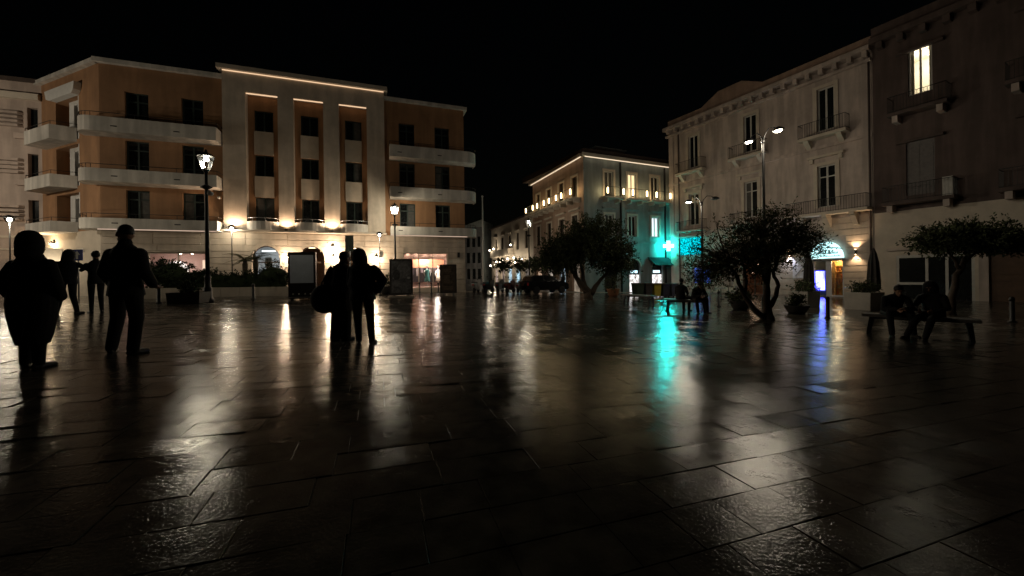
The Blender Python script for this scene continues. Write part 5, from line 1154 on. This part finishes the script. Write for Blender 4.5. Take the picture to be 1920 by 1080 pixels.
# -- 1 woman in a long dark coat
t = person(gnd(62, 689), 1.66, TC + .15, 'person in a long dark coat and hood, hands in pockets, seen from behind')
B = Body(); B.loft([(V((.02, -.02, .33)), .155, .14, 0), (V((.015, -.01, .45)), .19, .16, 0), (V((0, 0, .66)), .235, .18, 0), (V((0, 0, .86)), .255, .185, 0), (V((0, 0, 1.05)), .235, .165, 0), (V((0, 0, 1.25)), .215, .15, 0), (V((0, 0, 1.36)), .19, .135, 0), (V((0, .0, 1.45)), .125, .1, 0), (V((0, 0, 1.53)), .08, .07, 0)], 'top')
legs(B, [(-.1, 0, .7), (.1, 0, .7)], [(-.07, .02, .48), (.09, -.02, .48)], [(-.08, 0, .1), (.1, -.04, .1)], [(-.2, .1, .035), (.13, .12, .035)], 'legs', (.1, .075, .058))
arm(B, V((-.2, 0, 1.37)), V((-.3, -.03, 1.1)), V((-.25, .08, .9)), (.075, .08, .07)); arm(B, V((.2, 0, 1.38)), V((.285, -.04, 1.12)), V((.235, .08, .93)), (.075, .078, .07))
f, Q = head(B, V((0, 0, 1.48)), V((0, .01, 1.635)), -.1); B.make('body', t, mats('black', 'black')); hair(t, f, Q, 'hood', m_cl['black'])
# -- 2 man looking left
t = person(gnd(238, 661), 1.88, TC - .05, 'tall person in dark jacket and loose trousers standing with head turned to the side')
B = Body(); torso(B, 1.1, 1.12, .8, (.2, .16)); B.cap((0, -.01, 1.44), (0, 0, 1.52), .1, .075, 'top')
legs(B, [(-.1, 0, .9), (.1, 0, .9)], [(-.16, .03, .5), (.17, -.02, .5)], [(-.2, -.02, .09), (.2, -.1, .09)], [(-.3, .12, .034), (.2, .08, .034)], 'legs', (.108, .08, .066))
arm(B, V((-.215, 0, 1.4)), V((-.28, -.03, 1.12)), V((-.23, .08, .9)), (.085, .075, .06), hd=V((.2, .4, -.9)), side=-1)
arm(B, V((.215, 0, 1.4)), V((.29, -.03, 1.14)), V((.26, .12, .95)), (.085, .075, .06), hd=V((-.1, .8, -.5)), side=1)
f, Q = head(B, V((0, 0, 1.48)), V((-.015, .01, 1.635)), 1.15, .12, 0, 'skin', 1.14); B.make('body', t, mats('black', 'black')); hair(t, f, Q, 'short'); eyes(t, f)
# -- 3, 4 pair farther back on the left
t = person(gnd(127, 588), 1.78, TC + .6, 'person with hood stepping sideways and reaching an arm towards a companion')
B = Body(); torso(B, 1.05, 1.1, .82, (.2, .15), .12)
legs(B, [(-.09, 0, .9), (.09, 0, .9)], [(-.14, .06, .5), (.12, -.08, .5)], [(-.2, .0, .09), (.22, -.2, .1)], [(-.24, .15, .034), (.3, -.06, .034)], 'legs', (.095, .07, .05))
arm(B, V((-.2, .05, 1.4)), V((-.3, .0, 1.12)), V((-.22, .18, .98)), hd=V((0, 1, -.3)), side=-1); arm(B, V((.2, .05, 1.38)), V((.42, .1, 1.18)), V((.6, .24, 1.02)), hd=V((1, .4, -.3)), side=1)
f, Q = head(B, V((0, .06, 1.49)), V((.02, .12, 1.61)), -.4, -.25); B.make('body', t, mats('navy', 'black')); hair(t, f, Q, 'hood', m_cl['navy'])
t = person(gnd(181, 586), 1.76, TC + 1.0, 'person with both arms held out in front, tapping at a phone by a companion')
B = Body(); torso(B, .95, 1, .84)
legs(B, [(-.09, 0, .9), (.09, 0, .9)], [(-.09, .03, .5), (.09, .02, .5)], [(-.1, -.02, .09), (.1, -.03, .09)], [(-.13, .14, .034), (.14, .13, .034)], 'legs', (.088, .062, .045))
arm(B, V((-.19, 0, 1.4)), V((-.24, .22, 1.22)), V((-.1, .48, 1.3)), (.06, .05, .038), hd=V((.2, 1, .2)), side=-1, pn=V((.8, 0, .3))); arm(B, V((.19, 0, 1.4)), V((.26, .2, 1.2)), V((.1, .46, 1.22)), (.06, .05, .038), hd=V((-.2, 1, .1)), side=1, pn=V((-.8, 0, .3)))
f, Q = head(B, V((0, .0, 1.48)), V((0, .03, 1.63)), .1, -.2); B.make('body', t, mats('grey', 'black')); hair(t, f, Q, 'bun')
# -- 5, 6 couple leaning together
pl, pr_ = gnd(640, 637), gnd(681, 643)
t = person(pl, 1.66, TC - .1, 'person with round shoulder bag leaning their head towards a companion')
B = Body(); torso(B, 1.12, 1.3, .58, (.22, .18), .02, .03)
legs(B, [(-.09, 0, .9), (.09, 0, .9)], [(-.1, .02, .5), (.1, .02, .5)], [(-.1, -.03, .09), (.1, -.03, .09)], [(-.12, .12, .034), (.17, .13, .034)], 'legs', (.115, .1, .105))
arm(B, V((-.2, 0, 1.4)), V((-.26, -.02, 1.13)), V((-.22, .14, 1.02)), (.08, .075, .06), hd=V((.3, .8, -.3)), side=-1); arm(B, V((.21, .02, 1.39)), V((.25, .08, 1.15)), V((.12, .26, 1.12)), (.08, .07, .055), hd=V((-.6, .7, 0)), side=1)
f, Q = head(B, V((.02, .0, 1.48)), V((.08, .03, 1.61)), -.5, 0, .25, 'skin', 1.06); B.make('body', t, mats('brown', 'black')); hair(t, f, Q, 'short')
bg = thing('shoulder_bag', 'large round dark shoulder bag hanging on the leaning person', 'bag', pl + V((-.27, -.05, .0)), .2)
b = MB(); b.ball((0, 0, .76), .25, 20, 12, (1, .62, 1.08)); b.build('bag_body', m_cl['black'], bg); b = MB(); b.tube([(-.12, 0, .9), (.0, .0, 1.15), (.12, -.02, 1.36), (.2, .0, 1.36), (.22, .06, 1.2), (.14, .05, .92)], .016, 6); b.build('strap', m_shoe, bg)
t = person(pr_, 1.68, TC + .1, 'person in a short dark jacket, hand in pocket with elbow out, beside a companion')
B = Body(); torso(B, 1.2, 1.35, .82, (.2, .16), 0, -.03)
legs(B, [(-.1, 0, .9), (.1, 0, .9)], [(-.1, .03, .5), (.13, .0, .5)], [(-.07, -.02, .09), (.17, -.06, .09)], [(-.13, .12, .034), (.2, .1, .034)], 'legs', (.105, .075, .055))
arm(B, V((-.21, 0, 1.4)), V((-.26, .1, 1.14)), V((-.12, .27, 1.1)), hd=V((.6, .7, 0)), side=-1); arm(B, V((.22, 0, 1.4)), V((.37, -.05, 1.17)), V((.26, .06, 1.0)), (.095, .09, .075), hd=V((-.5, .3, -.7)), side=1)
f, Q = head(B, V((-.01, .0, 1.48)), V((-.06, .02, 1.62)), .45, 0, -.15); B.make('body', t, mats('black', 'navy')); hair(t, f, Q, 'hood', m_cl['black'])
# -- seated figures
def seated(benchinfo, s, face, label, kind, top, leg, H=1.72, off=.23, hk='short', extra=.035):
    tt, p, a, L_, sl = benchinfo; q = Vector((p.x, p.y, 0)) + Vector((math.cos(a), math.sin(a), 0)) * s + Vector((-math.sin(a), math.cos(a), 0)) * off
    zs = p.z + sl * s + .47; k = H / 1.75; t = person((q.x, q.y, zs - .87 * k + extra), H, face, label); gz0 = (gz(q.x, q.y) - (zs - .87 * k + extra)) / k
    B = Body(); F0 = gz0 + .034
    if kind == 'hunch':        # leaning forward, forearms on knees
        sp = [(0, .0, .93), (0, .06, 1.08), (0, .16, 1.22), (0, .28, 1.32), (0, .36, 1.36)]
        B.loft([(V((0, -.02, .86)), .2, .16, 0), (V((0, .0, .97)), .19, .16, 0), (V((0, .08, 1.12)), .19, .16, 0), (V((0, .18, 1.25)), .21, .16, 0), (V((0, .27, 1.33)), .19, .13, 0), (V((0, .32, 1.37)), .1, .09, 0)], 'top')
        legs(B, [(-.1, .03, .94), (.1, .03, .94)], [(-.2, .46, .92), (.18, .46, .92)], [(-.25, .42, F0 + .06), (.16, .52, F0 + .06)], [(-.29, .58, F0), (.19, .68, F0)], 'legs', (.1, .07, .055))
        arm(B, V((-.2, .25, 1.3)), V((-.27, .34, 1.02)), V((-.1, .52, 1.04)), (.068, .058, .045), hd=V((.5, .6, -.4)), side=-1); arm(B, V((.2, .25, 1.3)), V((.25, .36, 1.02)), V((.08, .53, 1.03)), (.068, .058, .045), hd=V((-.5, .6, -.4)), side=1)
        f, Q = head(B, V((0, .31, 1.36)), V((0, .42, 1.46)), .0, -.5)
    elif kind == 'slouch':     # leaning back a little, legs stretched out
        B.loft([(V((0, .02, .86)), .2, .17, 0), (V((0, -.0, .98)), .195, .16, 0), (V((0, .0, 1.12)), .19, .15, 0), (V((0, .05, 1.27)), .21, .14, 0), (V((0, .09, 1.37)), .2, .12, 0), (V((0, .12, 1.43)), .1, .08, 0)], 'top')
        legs(B, [(-.1, .03, .94), (.1, .03, .94)], [(-.12, .46, .84), (.13, .47, .82)], [(-.14, .8, F0 + .09), (.15, .86, F0 + .09)], [(-.16, .93, F0 + .03), (.18, .99, F0 + .03)], 'legs', (.105, .072, .055))
        arm(B, V((-.2, .08, 1.35)), V((-.28, .16, 1.08)), V((-.12, .36, .99)), hd=V((.5, .8, 0)), side=-1); arm(B, V((.2, .08, 1.35)), V((.28, .16, 1.08)), V((.12, .36, 1.0)), hd=V((-.5, .8, 0)), side=1)
        f, Q = head(B, V((0, .1, 1.42)), V((0, .17, 1.54)), .1, -.35)
    else:
        B.loft([(V((0, 0, .86)), .2, .17, 0), (V((0, 0, .98)), .19, .15, 0), (V((0, .01, 1.12)), .18, .14, 0), (V((0, .03, 1.28)), .205, .135, 0), (V((0, .04, 1.39)), .2, .12, 0), (V((0, .05, 1.46)), .1, .08, 0)], 'top')
        legs(B, [(-.1, .03, .94), (.1, .03, .94)], [(-.12, .46, .93), (.12, .46, .93)], [(-.12, .44, F0 + .06), (.13, .4, F0 + .06)], [(-.14, .6, F0), (.15, .56, F0)], 'legs', (.1, .07, .055))
        arm(B, V((-.2, .04, 1.37)), V((-.25, .1, 1.1)), V((-.1, .34, 1.02)), hd=V((.4, .8, 0)), side=-1); arm(B, V((.2, .04, 1.37)), V((.25, .1, 1.1)), V((.1, .34, 1.02)), hd=V((-.4, .8, 0)), side=1)
        f, Q = head(B, V((0, .05, 1.45)), V((0, .09, 1.59)), .2, -.2)
    B.make('body', t, mats(top, leg)); hair(t, f, Q, hk, m_cl[top] if hk in ('hood', 'beanie') else m_hair); return t
a3 = BN3[2]; seated(BN3, .24 * BN3[3], a3 - math.pi / 2 + .35, 'seated person hunched forward with elbows on knees', 'hunch', 'black', 'black', 1.74, .2)
seated(BN3, .66 * BN3[3], a3 - math.pi / 2 - .35, 'seated hooded person slouching with legs stretched out', 'slouch', 'black', 'black', 1.74, .22, 'hood')
a2 = BN2[2]; seated(BN2, .36 * BN2[3], a2 + math.pi / 2 - .4, 'seated person with upright back looking along the bench in cyan light', 'sit', 'black', 'black', 1.68, .24)
seated(BN2, .76 * BN2[3], a2 - math.pi / 2 + .5, 'seated person in bulky dark coat turned outwards in cyan light', 'hunch', 'black', 'black', 1.7, .24, 'beanie')
# -- lone figure by the far street
x = (1056 - CX) / F * 33.5; t = person((x, 33.5, gz(x, 33.5)), 1.75, TC + .8, 'lone standing person in dark clothes near the parked hatchback')
B = Body(); torso(B, 1.0); legs(B, [(-.09, 0, .9), (.09, 0, .9)], [(-.09, .03, .5), (.1, .02, .5)], [(-.1, -.02, .09), (.1, -.03, .09)], [(-.13, .14, .034), (.14, .13, .034)])
arm(B, V((-.2, 0, 1.4)), V((-.26, 0, 1.13)), V((-.25, .06, .88)), hd=V((0, .2, -1)), side=-1); arm(B, V((.2, 0, 1.4)), V((.27, .02, 1.13)), V((.2, .22, 1.1)), hd=V((-.2, .8, .4)), side=1)
f, Q = head(B, V((0, .0, 1.48)), V((0, .02, 1.63)), 0, -.1); B.make('body', t, mats('black', 'black'), .014); hair(t, f, Q, 'short')
